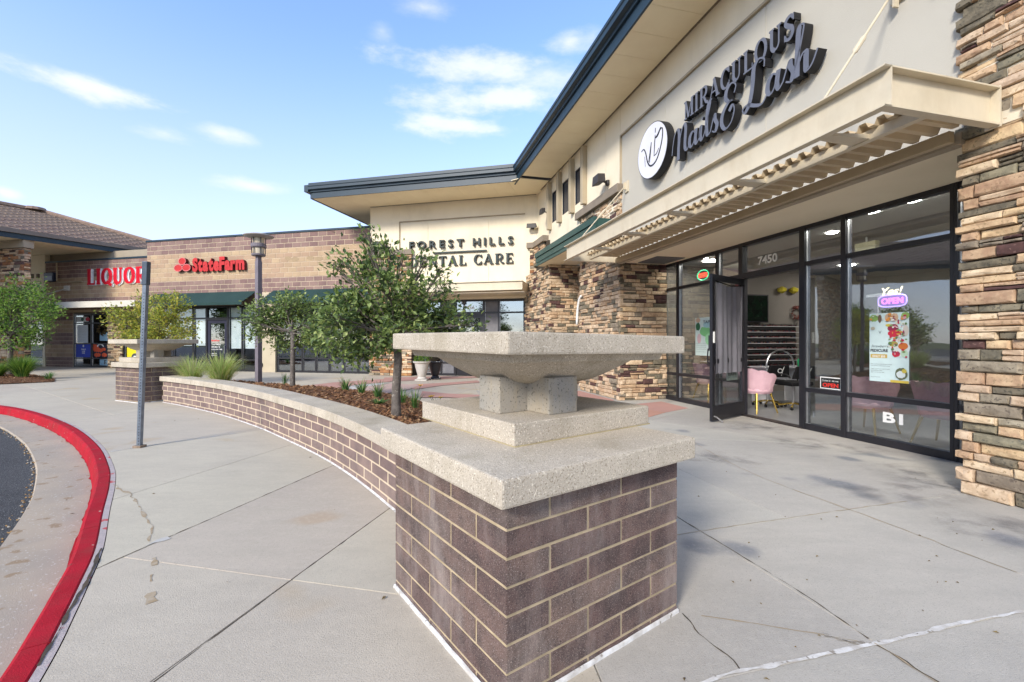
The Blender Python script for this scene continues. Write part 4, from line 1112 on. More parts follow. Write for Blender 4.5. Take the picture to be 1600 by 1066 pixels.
b.build('door_leaf', BLACK, d_); MB().box(FDn, -2.04, -1.22, -.004, .004, .28, 2.15).build('pane', GLASS_DARK, d_); MB().box(FDn, -2.15, -1.11, -.004, .004, 2.4, 2.79).build('pane', GLASS_DARK, d_)
text_on('7456', FDn, -1.86, 2.5, .14, .012, WHITE, d_, 'house_number', width=.42, bold=.02)
MB().tube([FDn.P(-1.26, .03, .9), FDn.P(-1.26, .09, .92), FDn.P(-1.26, .09, 1.25), FDn.P(-1.26, .03, 1.27)], .014, 6).build('handle', SILVER, d_)
MB().box(FDn, -2.95, -2.85, .0, .02, 1.35, 1.46).build('sticker', BLACKM, d_)
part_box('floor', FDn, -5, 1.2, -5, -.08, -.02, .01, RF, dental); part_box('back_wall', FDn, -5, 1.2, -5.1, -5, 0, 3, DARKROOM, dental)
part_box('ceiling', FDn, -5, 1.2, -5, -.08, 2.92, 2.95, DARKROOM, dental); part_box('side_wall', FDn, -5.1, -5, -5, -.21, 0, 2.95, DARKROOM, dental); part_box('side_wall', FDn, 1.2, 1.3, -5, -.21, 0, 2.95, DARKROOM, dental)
b = MB(); b.box(FDn, -5.5, 4, -9, -5.2, 0, LIFT); b.build('core_walls', STUCCO, dental)

# ================================================================== INSURANCE SECTION (block wall with two awnings)
ins = thing('insurance_building', 'flat-roofed block building with brown and tan bands and two green awnings', 'building', (-11, 19, 0))
part_box('wall_core', FDn, -17.1, -5.55, -.35, -.012, 3.3, 5.80, MORTAR_L, ins)
ROWS = 12
def band(k): return BLOCK_TAN if 3 <= k <= 8 else BLOCK_DARK
brick_rows(FDn, -.013, -17.1, -5.55, 3.34, 9, 5.80, .2032, .4064, .024, .012, band, 'block', ins)
Fside = Fr(FDn.P(-17.1, -1.2, 0)[:2], (-FDn.n.x*-1, -FDn.n.y*-1))
part_box('side_wall', FDn, -17.09, -16.9, -1.2, -.36, 3.3, 5.80, MORTAR_L, ins)
part_box('coping', FDn, -17.14, -5.56, -.38, .03, 5.80, 5.88, FASCIA, ins, bevel=.006)
part_box('coping', FDn, -17.14, -16.86, -1.3, -.381, 5.80, 5.88, FASCIA, ins)
part_box('back_parapet', FDn, -17.0, -5.6, -8.3, -8.0, 3.3, 5.7, MORTAR_L, ins)
part_box('lintel', FDn, -17.1, -5.55, -.35, -.02, 2.84, 3.30, M('dark_soffit', (.16,.12,.085), (.13,.1,.07), 3, .9), ins)
part_box('pilaster', FDn, -11.12, -10.22, -.3, -.001, 0, 3.32, M('cream_pilaster', (.50,.43,.31), (.46,.39,.28), 2, .9, .2, 100), ins)
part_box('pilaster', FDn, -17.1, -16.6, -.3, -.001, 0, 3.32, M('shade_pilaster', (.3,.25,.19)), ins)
def awning(u0, u1):
    t = MB(); 
    z1, z0, n = 3.42, 2.90, .78
    P = [FDn.P(u0, .0, z1), FDn.P(u1, .0, z1), FDn.P(u1, n, z0), FDn.P(u0, n, z0)]
    b = MB(); b.hexa(P, [(x, y, z+.012) for x, y, z in P]); b.face([FDn.P(u0, n, z0), FDn.P(u1, n, z0), FDn.P(u1, n+.002, z0-.1), FDn.P(u0, n+.002, z0-.1)])
    a = b.build('awning', AWNING, ins, fix=False)
    for uu in (u0, u1):
        f = MB(); f.tube([FDn.P(uu, .02, z1-.02), FDn.P(uu, n-.01, z0-.02), FDn.P(uu, .02, z0-.02), FDn.P(uu, .02, z1-.02)], .018, 6); f.build('awning_frame', BLACKM, a)
        f = MB(); f.face([FDn.P(uu, .02, z1-.03), FDn.P(uu, n-.02, z0), FDn.P(uu, .02, z0)]); f.build('end_panel', M('tan_canvas', (.22,.15,.1), None, 4, .9), a, fix=False) if uu == u1 and False else None
    f = MB(); k = u0+.1
    while k < u1: f.tube([FDn.P(k, .02, z0-.02), FDn.P(k, n-.02, z0-.02)], .014, 5); k += 1.1
    f.tube([FDn.P(u0, n-.03, z0-.03), FDn.P(u1, n-.03, z0-.03)], .016, 5); f.build('awning_bars', M('tan_painted_steel', (.36,.29,.19)), a)
awning(-16.6, -11.15); awning(-10.3, -5.62)
IZ = [0, .5, 2.31, 2.84]; IN = -.12
NAVY = M('navy_panel', (.022,.028,.05), (.03,.034,.055), 3, .5)
for a, c in [(-16.6, -15.7), (-15.7, -14.59), (-14.59, -13.86), (-12.7, -11.96), (-11.96, -11.13)]:
    bay(FDn, a, c, IN, IZ, ins, GLASS_CLEAR)
b = MB(); bar(b, FDn, -13.859, -13.80, IN, 0, 2.84); bar(b, FDn, -12.76, -12.701, IN, 0, 2.84); bar(b, FDn, -13.8, -12.76, IN, 2.22, 2.34); bar(b, FDn, -13.8, -12.76, IN, 2.77, 2.84)
d_ = b.build('door', BLACK, ins)
b = MB()
for q in ((-13.8, -13.66, .02, 2.22), (-12.9, -12.76, .02, 2.22), (-13.66, -12.9, .02, .3), (-13.66, -12.9, 2.08, 2.22)): b.box(FDn, q[0], q[1], IN-.025, IN+.025, q[2], q[3])
b.build('door_leaf', M('navy_door', (.03,.032,.055)), d_); MB().box(FDn, -13.66, -12.9, IN-.004, IN+.004, .3, 2.08).build('pane', GLASS_DARK, d_); MB().box(FDn, -13.8, -12.76, IN-.004, IN+.004, 2.34, 2.77).build('pane', GLASS, d_)
for s_, z, hh, ww, mt in (('StateFarm', 1.30, .075, .42, emis('red_print', (.8,.03,.03), .0)), ('Your Agency', 1.13, .065, .5, WHITE), ('OPEN MON - FRI', 1.02, .06, .46, WHITE), ('CALL ANY TIME', .92, .05, .58, WHITE), ('welcome', .74, .05, .28, WHITE), ('24 hours', .66, .05, .3, WHITE)):
    text_on(s_, FDn, -13.62, z, hh, IN+.008, mt, d_, 'door_lettering', width=ww, bold=.02)
MB().tube([FDn.P(-12.86, IN+.03, .75), FDn.P(-12.86, IN+.08, .78), FDn.P(-12.86, IN+.08, 1.1), FDn.P(-12.86, IN+.03, 1.12)], .014, 6).build('handle', SILVER, d_)
# blinds: hanging vertical louvres behind the glass
def blinds(u0, u1, z0, z1, n):
    b = MB(); u = u0
    while u < u1:
        b.hexa([FDn.P(u, n, z0), FDn.P(u+.085, n-.035, z0), FDn.P(u+.087, n-.033, z0), FDn.P(u+.002, n+.002, z0)], [FDn.P(u, n, z1), FDn.P(u+.085, n-.035, z1), FDn.P(u+.087, n-.033, z1), FDn.P(u+.002, n+.002, z1)]); u += .1
    b.build('blind', BLIND, ins)
blinds(-16.5, -14.65, 1.1, 2.76, IN-.06); blinds(-14.52, -13.92, 1.1, 2.76, IN-.06); blinds(-12.64, -12.02, .98, 2.76, IN-.06); blinds(-11.9, -11.18, .98, 2.76, IN-.06)
part_box('blue_infill', FDn, -16.55, -14.63, IN-.07, IN-.05, .09, 1.06, NAVY, ins); part_box('blue_infill', FDn, -14.55, -13.9, IN-.07, IN-.05, .09, 1.06, NAVY, ins)
IU = [-10.2, -8.96, -8.32, -7.69, -7.03, -6.37, -5.58]
for a, c in zip(IU, IU[1:]): bay(FDn, a, c, IN, [0, .59, 2.31, 2.84], ins, GLASS_DARK)
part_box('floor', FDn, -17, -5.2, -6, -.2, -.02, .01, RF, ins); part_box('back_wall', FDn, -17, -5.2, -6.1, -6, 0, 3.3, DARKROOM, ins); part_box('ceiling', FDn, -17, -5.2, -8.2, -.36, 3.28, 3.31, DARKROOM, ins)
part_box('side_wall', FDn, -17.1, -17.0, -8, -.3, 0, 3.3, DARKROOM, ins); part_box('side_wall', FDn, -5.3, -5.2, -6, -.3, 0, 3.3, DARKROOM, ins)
MB().tube([FDn.P(-10.95, .001, .30), FDn.P(-10.95, .06, .30)], [.13, .12], 16).build('valve_cover', M('dull_grey', (.13,.125,.12)), ins)
for u_, z_, r_ in ((-9.6, 4.75, .16), (-9.25, 4.7, .2), (-8.5, 4.72, .17), (-8.1, 4.68, .2), (-7.7, 4.7, .15)):      # marks left by a removed sign
    b = MB(); P = [FDn.P(u_+r_*math.cos(a_*.52)*(1+.3*noise.noise(Vector((a_, u_, 0)))), .0015, z_+.09*math.sin(a_*.52)) for a_ in range(12)]; b.face(P); b.build('removed_sign_mark', M('old_sign_mark', (.38,.28,.17), (.33,.24,.15), 20, .9), ins, fix=False)

# ================================================================== LIQUOR SECTION
liq = thing('liquor_building', 'recessed banded block wall section with white canopy, beside the tiled roof wing', 'building', (-20, 22, 0))
LN = -.8
part_box('wall_core', FDn, -24.8, -17.11, LN-.35, LN-.012, 2.75, 5.30, MORTAR_L, liq)
def band2(k): return BLOCK_TAN if 4 <= k <= 8 else BLOCK_DARK
brick_rows(FDn, LN-.013, -24.8, -17.11, 2.86, 9, 5.30, .2032, .4064, .024, .012, band2, 'block', liq)
part_box('coping', FDn, -24.8, -17.15, LN-.38, LN+.03, 5.30, 5.38, FASCIA, liq)
part_box('wall_core', FDn, -24.8, -22.9, LN-.35, LN-.012, 0, 2.74, MORTAR_L, liq)
brick_rows(FDn, LN-.013, -24.8, -22.92, 0.0, 9, 2.74, .2032, .4064, .024, .012, lambda k: BLOCK_TAN if k in (2, 3, 4, 8, 9, 10) else BLOCK_DARK, 'block', liq)
b = MB(); b.box(FDn, -24.6, -17.2, LN+1.2, LN+1.27, 2.86, 3.14); lc = b.build('canopy', M('white_steel', (.66,.62,.54), (.6,.56,.48), 2, .5), liq)
MB().box(FDn, -24.6, -17.2, LN, LN+1.19, 2.95, 2.99).build('deck', DECK_METAL, lc)
for uu in (-24.6, -17.27): MB().box(FDn, uu, uu+.07, LN, LN+1.19, 2.87, 3.13).build('end_channel', MATS['white_steel'], lc)
for uu in (-23.4,): MB().tube([FDn.P(uu-1.7, LN+1.1, 3.14), FDn.P(uu+.1, LN+.03, 3.95)], .03, 6).build('tie_rod', MATS['white_steel'], lc)
MB().box(FDn, -23.45, -23.1, LN, LN+.06, 3.85, 4.1).build('anchor_plate', MATS['white_steel'], lc)
for uu in (-24.35, -23.9): pass
MB().tube([FDn.P(-23.95, LN+.04, 5.28), FDn.P(-23.95, LN+.04, 4.35), FDn.P(-23.75, LN+.04, 4.28), FDn.P(-22.2, LN+.04, 4.28)], .035, 6).build('conduit', M('tan_painted_steel', (.36,.29,.19)), liq)
LZ = [0, .45, 1.18, 2.2, 2.68]
for a, c in [(-22.88, -21.72), (-21.72, -20.58), (-19.6, -18.4), (-18.4, -17.2)]: bay(FDn, a, c, LN-.06, LZ, liq, GLASS_DARK)
lcol = part_box('stone_column', FDn, -20.56, -19.62, LN-.3, LN+.0, 0, 2.74, MATS['stone_backing'], liq)
place_stones([(lcol, stone_plan(FDn, LN+.02, -20.56, -19.62, 0, 2.7))], 120)
part_box('lintel', FDn, -24.8, -17.1, LN-.35, LN-.02, 2.68, 2.85, MATS['dark_soffit'], liq)
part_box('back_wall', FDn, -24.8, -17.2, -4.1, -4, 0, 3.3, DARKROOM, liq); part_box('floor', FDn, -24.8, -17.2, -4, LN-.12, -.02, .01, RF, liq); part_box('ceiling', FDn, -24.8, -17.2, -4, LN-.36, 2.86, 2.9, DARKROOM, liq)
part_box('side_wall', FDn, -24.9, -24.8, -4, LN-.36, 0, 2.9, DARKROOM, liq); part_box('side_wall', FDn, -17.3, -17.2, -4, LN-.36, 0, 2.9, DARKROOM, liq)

# ================================================================== LEFT WING with the tiled hip roof
wing = thing('tiled_roof_building', 'shop wing with brown tiled hip roof and broad stone pier at the left edge', 'building', (-24, 20, 0))
WP = part_box('stone_column', FDn, -26.2, -21.5, 1.65, 1.86, 0, 5.4, MATS['stone_backing'], wing)
place_stones([(WP, stone_plan(FDn, 1.9, -26.2, -21.5, 0, 5.38, big=1.25, warm=True) + stone_plan(Fr(FDn.P(-21.5, 1.88, 0)[:2], (-FDn.n.x, -FDn.n.y)), -.02, 0, .22, 0, 5.38, warm=True))], 290)
part_box('header_beam', FDn, -27, -21.4, 1.6, 1.96, 5.40, 5.74, M('tan_beam', (.36,.30,.22), (.32,.27,.2), 2, .8), wing)
part_box('cream_wall', FDn, -30, -24.82, -1.3, -.78, 2.75, 5.74, STUCCO, wing)
part_box('cream_wall', FDn, -25.0, -24.82, -1.3, -.79, 0, 2.74, STUCCO, wing)
for uu in (-26.2, -25.8, -25.4): part_box('square_vent', FDn, uu, uu+.22, -.78, -.765, 4.55, 4.77, M('vent_brown', (.16,.12,.08)), wing)
bay(FDn, -26.4, -25.02, -.9, [0, .45, 2.2, 2.7], wing, GLASS_DARK); bay(FDn, -28, -26.4, -.9, [0, .45, 2.2, 2.7], wing, GLASS_DARK)
part_box('room_wall', FDn, -30, -24.9, -3, -2.9, 0, 2.8, DARKROOM, wing)
part_box('cream_wall', FDn, -24.81, -17.3, -1.3, -1.0, 5.381, 5.76, MATS['tan_beam'], wing)
E = Vector((.479, .878, 0)).normalized(); EN = Vector((E.y, -E.x, 0))      # EN points to the plaza
FE = Fr((-21.6, 18.9), (E.x, E.y))
# FE.n points away to the right of travel, that is to the plaza
EH = 5.75
b = MB(); b.box(FE, -16, 7.6, -8.0, 0, EH, EH+.02); b.build('soffit', SOFFIT, wing)
MB().box(FE, -16, 7.6, 0, .04, EH-.02, EH+.2).build('fascia_board', FASCIA, wing); MB().box(FE, -16, 7.7, .0, .14, EH+.201, EH+.38).build('gutter', M('taupe_metal', (.2,.165,.14), (.17,.14,.12), 2, .5), wing)
b = MB(); rp = [FE.P(-16, .1, EH+.36), FE.P(7.7, .1, EH+.36), FE.P(3.4, -8.2, 8.75), FE.P(-16, -8.2, 8.75)]
b.hexa([(x, y, z-.12) for x, y, z in rp], rp); roof = b.build('roof', M('roof_underlay', (.18,.13,.1)), wing)
b = MB(); b.face([FE.P(7.7, .1, EH+.36), FE.P(3.4, -8.2, 8.75), FE.P(7.7, -16, EH+.36)]); b.build('roof_slope', MATS['roof_underlay'], roof, fix=False)
TILE = M('clay_brown_tile', (.27,.19,.145), (.2,.14,.11), 5, .85, .2, 60, rnd=.1)
# courses of separate tiles laid up the slope; the nearest-looking 290 as objects, the rest joined
slope = Vector(FE.P(0, -8.2, 8.75))-Vector(FE.P(0, .1, EH+.36)); SLn = slope.length; sd = slope.normalized(); eu = Vector((E.x, E.y, 0)); up = eu.cross(sd); up = up if up.z > 0 else -up
def tile_mesh(w, l):
    bb = MB()
    for x0, x1, h0 in ((0, w*.5, .05), (w*.5, w, .03)):
        pts = [Vector((0, 0, 0))+eu*x+sd*y+up*z for x, y, z in ((x0, 0, .0), (x1, 0, .0), (x1, l, 0), (x0, l, 0))]
        top = [Vector((0, 0, 0))+eu*x+sd*y+up*z for x, y, z in ((x0, 0, h0), (x1-.01, 0, h0*.8), (x1-.01, l, .01), (x0, l, .01))]
        bb.hexa(pts, top)
    return bb.mesh('roof_tile', TILE)
tm = tile_mesh(.58, .42); tb = MB(); cnt = 0; tl = []
course = 0; y = 0.
while y < SLn-.4:
    fr_ = y/SLn; x_end = 7.7-4.3*fr_; x = -12+(course % 2)*.3
    while x < x_end-.3:
        p = Vector(FE.P(x, .1, EH+.36))+sd*y+up*.002; tl.append((p.length, p)); x += .6
    y += .4; course += 1
tl.sort(key=lambda q: (q[1].x < -33, q[0]))
for k, (d_, p) in enumerate(tl):
    if k < 290: link(tm, 'roof_tile', p, roof)
    else:
        i0 = len(tb.v); tb.v += [(v.co.x+p.x, v.co.y+p.y, v.co.z+p.z) for v in tm.vertices]
        for f in tm.polygons: tb.f.append(tuple(i0+q for q in f.vertices)); tb.m.append(0)
if tb.v: tb.build('far_tiles', TILE, roof, kind='stuff', fix=False)
MB().tube([FE.P(7.7, .1, EH+.42), FE.P(3.4, -8.2, 8.82)], .13, 6).build('hip_tile', TILE, roof); MB().tube([FE.P(3.6, -8.2, 8.82), FE.P(-16, -8.2, 8.82)], .14, 6).build('ridge_tile', TILE, roof)
MB().lathe(FE.P(3.2, -8.2, 8.78), [(.5, 0), (.42, .16), (.1, .22)], 12).build('ridge_end', TILE, roof)

# ================================================================== SIGNS
SIGNF = M('slate_sign_face', (.15,.16,.20), (.13,.14,.175), 8, .45); SIGNS = M('black_sign_return', (.02,.02,.022), None, 8, .5)
def angle_w(thick, thin): return lambda d, t: thin+(thick-thin)*abs(d.y)
sg = thing('salon_sign', 'black channel letter sign MIRACULOUS Nails & Lash with round white logo above the canopy', 'sign', FA.P(4.3, .1, 4.9))
LETN0, LETN1 = .0, .105
serif_word('MIRACULOUS', FA, 2.42, 4.985, .30, LETN0, LETN1, 2.17, [SIGNF, SIGNS], sg)
scr = {
 'N': [(-.02,.12),(.03,.42),(.13,.74),(.27,.88),(.37,.78),(.38,.5),(.35,.2),(.34,-.16)],
 'N2': [(.36,.2),(.44,.55),(.56,.82),(.68,.9),(.74,.74),(.71,.42),(.70,.12),(.8,.0),(.9,.1)],
 'a1': [(1.22,.36),(1.1,.46),(.96,.34),(.93,.12),(1.03,.0),(1.15,.12),(1.25,.42)], 'a2': [(1.27,.48),(1.22,.16),(1.28,.0),(1.42,.12)],
 'i1': [(1.42,.12),(1.5,.46),(1.47,.14),(1.54,.0),(1.66,.14)], 'i2': [(1.56,.60),(1.585,.68)],
 'l': [(1.66,.14),(1.84,.62),(1.95,.98),(1.84,.92),(1.76,.45),(1.79,.05),(1.92,.06)],
 's': [(1.92,.06),(2.1,.5),(2.14,.34),(2.22,.16),(2.14,-.01),(2.0,.05)],
 '&': [(2.92,.72),(2.98,.9),(2.84,1.04),(2.64,.96),(2.58,.74),(2.7,.58),(2.84,.56),(2.66,.54),(2.46,.34),(2.42,.06),(2.58,-.14),(2.8,-.04),(2.92,.24),(2.86,.42),(2.72,.3)],
 'L': [(3.98,.82),(3.98,1.02),(3.8,1.12),(3.64,.98),(3.6,.6),(3.5,.16),(3.32,-.06),(3.24,.06),(3.4,.12),(3.66,-.02),(3.9,-.1),(4.06,.04)],
 'a3': [(4.38,.38),(4.26,.46),(4.12,.34),(4.09,.12),(4.19,.0),(4.31,.12),(4.41,.42)], 'a4': [(4.43,.48),(4.38,.16),(4.44,.0),(4.56,.1)],
 's2': [(4.56,.1),(4.74,.5),(4.78,.34),(4.86,.16),(4.78,-.01),(4.64,.05)],
 'h': [(4.86,.12),(5.02,.55),(5.14,1.02),(5.12,1.14),(5.02,1.08),(4.98,.6),(4.96,-.02)], 'h2': [(4.98,.22),(5.1,.44),(5.2,.44),(5.2,.2),(5.22,.0),(5.36,.08),(5.5,.34)],
}
for k_, pts in scr.items():
    b = MB(); ribbon(b, FA, catm2(pts, 7), lambda d, t: .045+.085*max(0, -d.y*.6+abs(d.y)*.55), 2.13, 4.46, .505, LETN0, LETN1+.02, 1.0)
    b.build('letter', [SIGNF, SIGNS], sg)
# round logo
b = MB(); cu, cz, rr_ = 1.52, 4.86, .505
def disc(b, F, cu, cz, r, n0, n1, m=(0, 1), N=56):
    P = [(cu+r*math.cos(2*math.pi*i/N), cz+r*math.sin(2*math.pi*i/N)) for i in range(N)]
    b.face([F.P(u, n1, z) for u, z in P], m[0])
    for i in range(N): (u, z), (u2, z2) = P[i], P[(i+1) % N]; b.face([F.P(u, n0, z), F.P(u2, n0, z2), F.P(u2, n1, z2), F.P(u, n1, z)], m[1])
disc(b, FA, cu, cz, rr_, 0, .15, (1, 1)); b.build('logo_drum', [SIGNS, SIGNS], sg)
b = MB(); disc(b, FA, cu, cz, rr_-.014, .15, .153, (0, 0)); b.build('logo_face', [M('logo_white', (.72,.72,.78), (.68,.68,.74), 2, .5), SIGNS], sg)
lg = {'swash': ([(-.36,.12),(-.27,.13),(-.2,.02),(-.14,-.16),(-.04,-.27),(.1,-.27),(.22,-.18),(.32,0),(.36,.16),(.34,.27),(.24,.24)], .02),
      'm1': ([(-.24,-.02),(-.22,-.22)], .008), 'm2': ([(-.07,-.2),(-.04,0),(-.01,.16)], .02), 'm3': ([(-.21,.06),(-.12,-.18),(-.02,.14)], .008),
      'l1': ([(.08,-.12),(.1,.08),(.12,.24)], .016), 'l2': ([(.07,-.13),(.16,-.12),(.24,-.05)], .012), 'b': ([(.11,.18),(.2,.2),(.3,.3)], .03), 'tip': ([(.12,.28),(.13,.36)], .026)}
for k_, (pts, w) in lg.items():
    b = MB(); ribbon(b, FA, catm2(pts, 6) if len(pts) > 2 else pts, lambda d, t, w=w: w*(.6+.8*math.sin(math.pi*t)), cu, cz, 1, .153, .158); b.build('logo_stroke', [SIGNS, SIGNS], sg)

ds = thing('dental_sign', 'dark letters reading FOREST HILLS DENTAL CARE on the cream wall', 'sign', FDn.P(-1.8, .45, 4.5))
DL = [M('dark_green_letter', (.03,.045,.045), None, 6, .4), SIGNS]
text_letters('FOREST HILLS', FDn, -3.84, 4.76, .28, .43, .1, 4.0, DL, ds, bold=.028, gap=.34, space=.5)
MB().box(FDn, -2.9, -.83, .43, .5, 4.55, 4.60).build('rule', DL[0], ds)
serif_word('DENTAL CARE', FDn, -3.86, 4.08, .36, .42, .5, 4.03, DL, ds, gap=.13)
IRED = M('insurance_red', (.55,.035,.035), None, 6, .45); IREDS = M('dark_red_return', (.12,.02,.02), None, 6, .6)
isg = thing('insurance_sign', 'red StateFarm lettering with three ovals on the tan band', 'sign', FDn.P(-14, 0, 4.7))
me_w = 3.32
text_letters('StateFarm', FDn, -14.38, 4.38, .56, .0, .14, 2.74, [IRED, IREDS], isg, bold=.055, gap=.01)
for (x, z, rx, rz) in ((-14.93, 4.83, .20, .155), (-15.15, 4.54, .23, .155), (-14.70, 4.54, .23, .155)):
    b = MB(); N = 32; P = [(x+rx*math.cos(2*math.pi*i/N), z+rz*math.sin(2*math.pi*i/N)) for i in range(N)]
    b.face([FDn.P(u, .14, zz) for u, zz in P], 0)
    for i in range(N): (u, zz), (u2, z2) = P[i], P[(i+1) % N]; b.face([FDn.P(u, 0, zz), FDn.P(u2, 0, z2), FDn.P(u2, .14, z2), FDn.P(u, .14, zz)], 1)
    b.build('oval', [IRED, IREDS], isg)
    b = MB(); ribbon(b, FDn, arc(x, z, rx*.96, rz*.95, 0, 360, 30), .03, 0, 0, 1, .14, .146); b.build('oval_outline', [M('pale_red', (.7,.2,.2)), IREDS], isg)
lsg = thing('liquor_sign', 'big red LIQUORS lettering with white edges on the recessed wall', 'sign', FDn.P(-19.5, LN, 4.4))
LR = [M('bright_red', (.62,.012,.03), None, 6, .6, spec=.1), M('white_return', (.8,.78,.78), None, 6, .5)]
serif_word('LIQUORS', FDn, -21.80, 4.07, .76, LN, LN+.05, 4.36, [LR[1], LR[1]], lsg, gap=.05, fat=1.45, name='letter_edge')
serif_word('LIQUORS', FDn, -21.85, 4.10, .76, LN, LN+.09, 4.33, LR, lsg, gap=.05, fat=1.5)

# ================================================================== WALL LIGHTS
FIX = M('bronze_fixture', (.055,.05,.05), (.045,.04,.04), 8, .5)
def flood(p, F, label, s=1., wide=False):
    t = thing('wall_light', label, 'wall light', p, 'dark wall-mounted flood lights')
    FF = Fr((p[0], p[1]), (F.u.x, F.u.y)); z = p[2]
    MB().lathe((p[0]+F.n.x*.03, p[1]+F.n.y*.03, z-.06), [(.05, 0), (.06, .03), (.05, .11)], 12).build('base', FIX, t)
    b = MB(); b.tube([FF.P(0, .05, z), FF.P(0, .14, z+.02), FF.P(0, .2, z+.04)], .025*s, 8); b.build('arm', FIX, t)
    w, h, d = (.17, .16, .2) if not wide else (.24, .12, .16)
    b = MB(); b.hexa([FF.P(-w*s, .16, z-.02), FF.P(w*s, .16, z-.02), FF.P(w*s*.9, .16+d*s, z-.08), FF.P(-w*s*.9, .16+d*s, z-.08)], [FF.P(-w*s*.8, .16, z+h*s), FF.P(w*s*.8, .16, z+h*s), FF.P(w*s*.85, .14+d*s, z+h*s*.9), FF.P(-w*s*.85, .14+d*s, z+h*s*.9)])
    o = b.build('lamp_housing', FIX, t, bevel=.015)
    return t
flood(FA.P(-.55, .0, 4.98), FA, 'dark flood light on the cream wall right of the tan pilasters', 1.0)
flood(FDn.P(.86, .45, 5.3), FDn, 'left of the two dark wall lights at the inner corner of the cream walls', .8, True)
flood(FA.P(-4.75, .02, 5.45), FA, 'right of the two dark wall lights beside the leftmost tan pilaster', .75)
flood(FDn.P(-4.95, .45, 4.98), FDn, 'dark wall light above the stone pier, half behind the tree top', .8, True)
p = FDn.P(-24.2, LN, 4.5); b = MB(); t = thing('wall_light', 'square blue-black light box on the block wall under the tiled eave', 'wall light', p)
MB().box(FDn, -24.6, -23.95, LN, LN+.2, 4.32, 4.78).build('lamp_housing', M('navy_box', (.02,.03,.06), None, 4, .4), t, bevel=.03); MB().box(FDn, -24.54, -24.01, LN+.2, LN+.21, 4.38, 4.6).build('lens', M('grey_lens', (.1,.12,.18), None, 4, .3), t)
# exit-sign style box and camera dome inside
# ================================================================== LAMP POST AND SIGN POST
lp = at(404, 604, 10.5); lx, ly = lp.x, lp.y
t = thing('street_lamp', 'mauve-grey square lamp post with flat round hood rising behind the planter wall', 'street lamp', (lx, ly, 0))
FL_ = Fr((lx, ly), (.9, -.43))
MB().box(FL_, -.055, .055, -.055, .055, 0, 3.18).build('post', LAMPGREY, t, bevel=.008); MB().box(FL_, -.045, .045, -.045, .045, 3.18, 3.30).build('neck', LAMPGREY, t)
MB().lathe((lx, ly, 3.30), [(.14, 0), (.15, .02), (.15, .045), (.1, .05)], 20).build('lower_ring', LAMPGREY, t)
MB().lathe((lx, ly, 3.351), [(.115, 0), (.125, .14)], 20).build('lens', M('milky_lens', (.62,.55,.42), (.5,.42,.3), 5, .3), t)
MB().lathe((lx, ly, 3.49), [(.15, 0), (.165, .02), (.165, .08), (.15, .1)], 20).build('band', LAMPGREY, t)
MB().lathe((lx, ly, 3.591), [(.12, 0), (.125, .13)], 20).build('lens', M('milky_lens', (.62,.55,.42)), t)
for k in range(6):
    a = k*math.pi/3+.3; MB().tube([(lx+.14*math.cos(a), ly+.14*math.sin(a), 3.34), (lx+.15*math.cos(a), ly+.15*math.sin(a), 3.74)], .01, 5).build('guard_bar', BLACK, t)
MB().lathe((lx, ly, 3.72), [(.16, 0), (.32, .035), (.325, .05), (.2, .09), (.02, .12)], 32).build('hood', M('pale_hood', (.42,.38,.36), (.36,.33,.31), 3, .5), t, smooth=True)
sp0 = gnd(218, 699); sp1 = at(229, 410, 5.36)
t = thing('sign_post', 'bare galvanised steel sign post leaning slightly on the pavement', 'post', tuple(sp0))
dv = (Vector(sp1)-sp0); 
def lean(f): return sp0+dv*f
def sqpost(f0, f1, r, nm, mat):
    b = MB(); a, c = lean(f0), lean(f1)
    o8 = [(-r, -r), (r, -r), (r, r), (-r, r)]
    b.hexa([(a.x+x, a.y+y, a.z) for x, y in o8], [(c.x+x, c.y+y, c.z) for x, y in o8]); return b.build(nm, mat, t, bevel=.006)
sqpost(0, 1, .024, 'post_tube', GALV); sqpost(.88, 1.003, .031, 'sleeve', M('dark_galvanised', (.10,.12,.15), (.08,.1,.13), 14, .5, .1, 90, metal=.5)); sqpost(-.002, .012, .05, 'base_grout', M('rusty_grout', (.3,.22,.16), (.2,.15,.11), 20, .9))
b = MB()
for k in range(52):
    c = lean(.02+.016*k); dn = Vector((.35, -.93, 0)); b.lathe((0, 0, 0), [(0, 0)], 3, closed=False) if False else None
    q = c+Vector((.004, -.0248, 0)); b.face([(q.x-.005, q.y, q.z-.005), (q.x+.005, q.y, q.z-.005), (q.x+.005, q.y, q.z+.005), (q.x-.005, q.y, q.z+.005)])
b.build('punched_holes', BLACKM, t, fix=False)

# ================================================================== TREES AND PLANTS
BARK = M('grey_bark', (.17,.145,.125), (.10,.085,.075), 18, .95, 1., 40, speck=((.28,.25,.22), 30, .62))
def leafmat(name, c, c2):
    m = M(name, c, c2, 2.5, .55, 0, spec=.35); t_ = NT(m.node_tree); bs = m.node_tree.nodes['Principled BSDF']
    tr = t_.add('ShaderNodeBsdfTranslucent'); tr.inputs[0].default_value = (min(1, c[0]*1.5), min(1, c[1]*1.6), c[2], 1)
    mx = t_.add('ShaderNodeMixShader'); mx.inputs[0].default_value = .28
    t_.l.new(bs.outputs[0], mx.inputs[1]); t_.l.new(tr.outputs[0], mx.inputs[2]); t_.l.new(mx.outputs[0], m.node_tree.nodes['Material Output'].inputs[0])
    return m
LV = [leafmat('leaf_dark', (.06,.095,.036), (.075,.115,.042)), leafmat('leaf_mid', (.19,.26,.08), (.15,.21,.066)), leafmat('leaf_light', (.44,.49,.19), (.15,.23,.06))]
LY = [leafmat('leaf_olive', (.21,.24,.05), (.16,.19,.04)), leafmat('leaf_lime', (.38,.41,.07), (.3,.35,.06)), leafmat('leaf_yellow', (.55,.47,.10), (.48,.38,.08))]
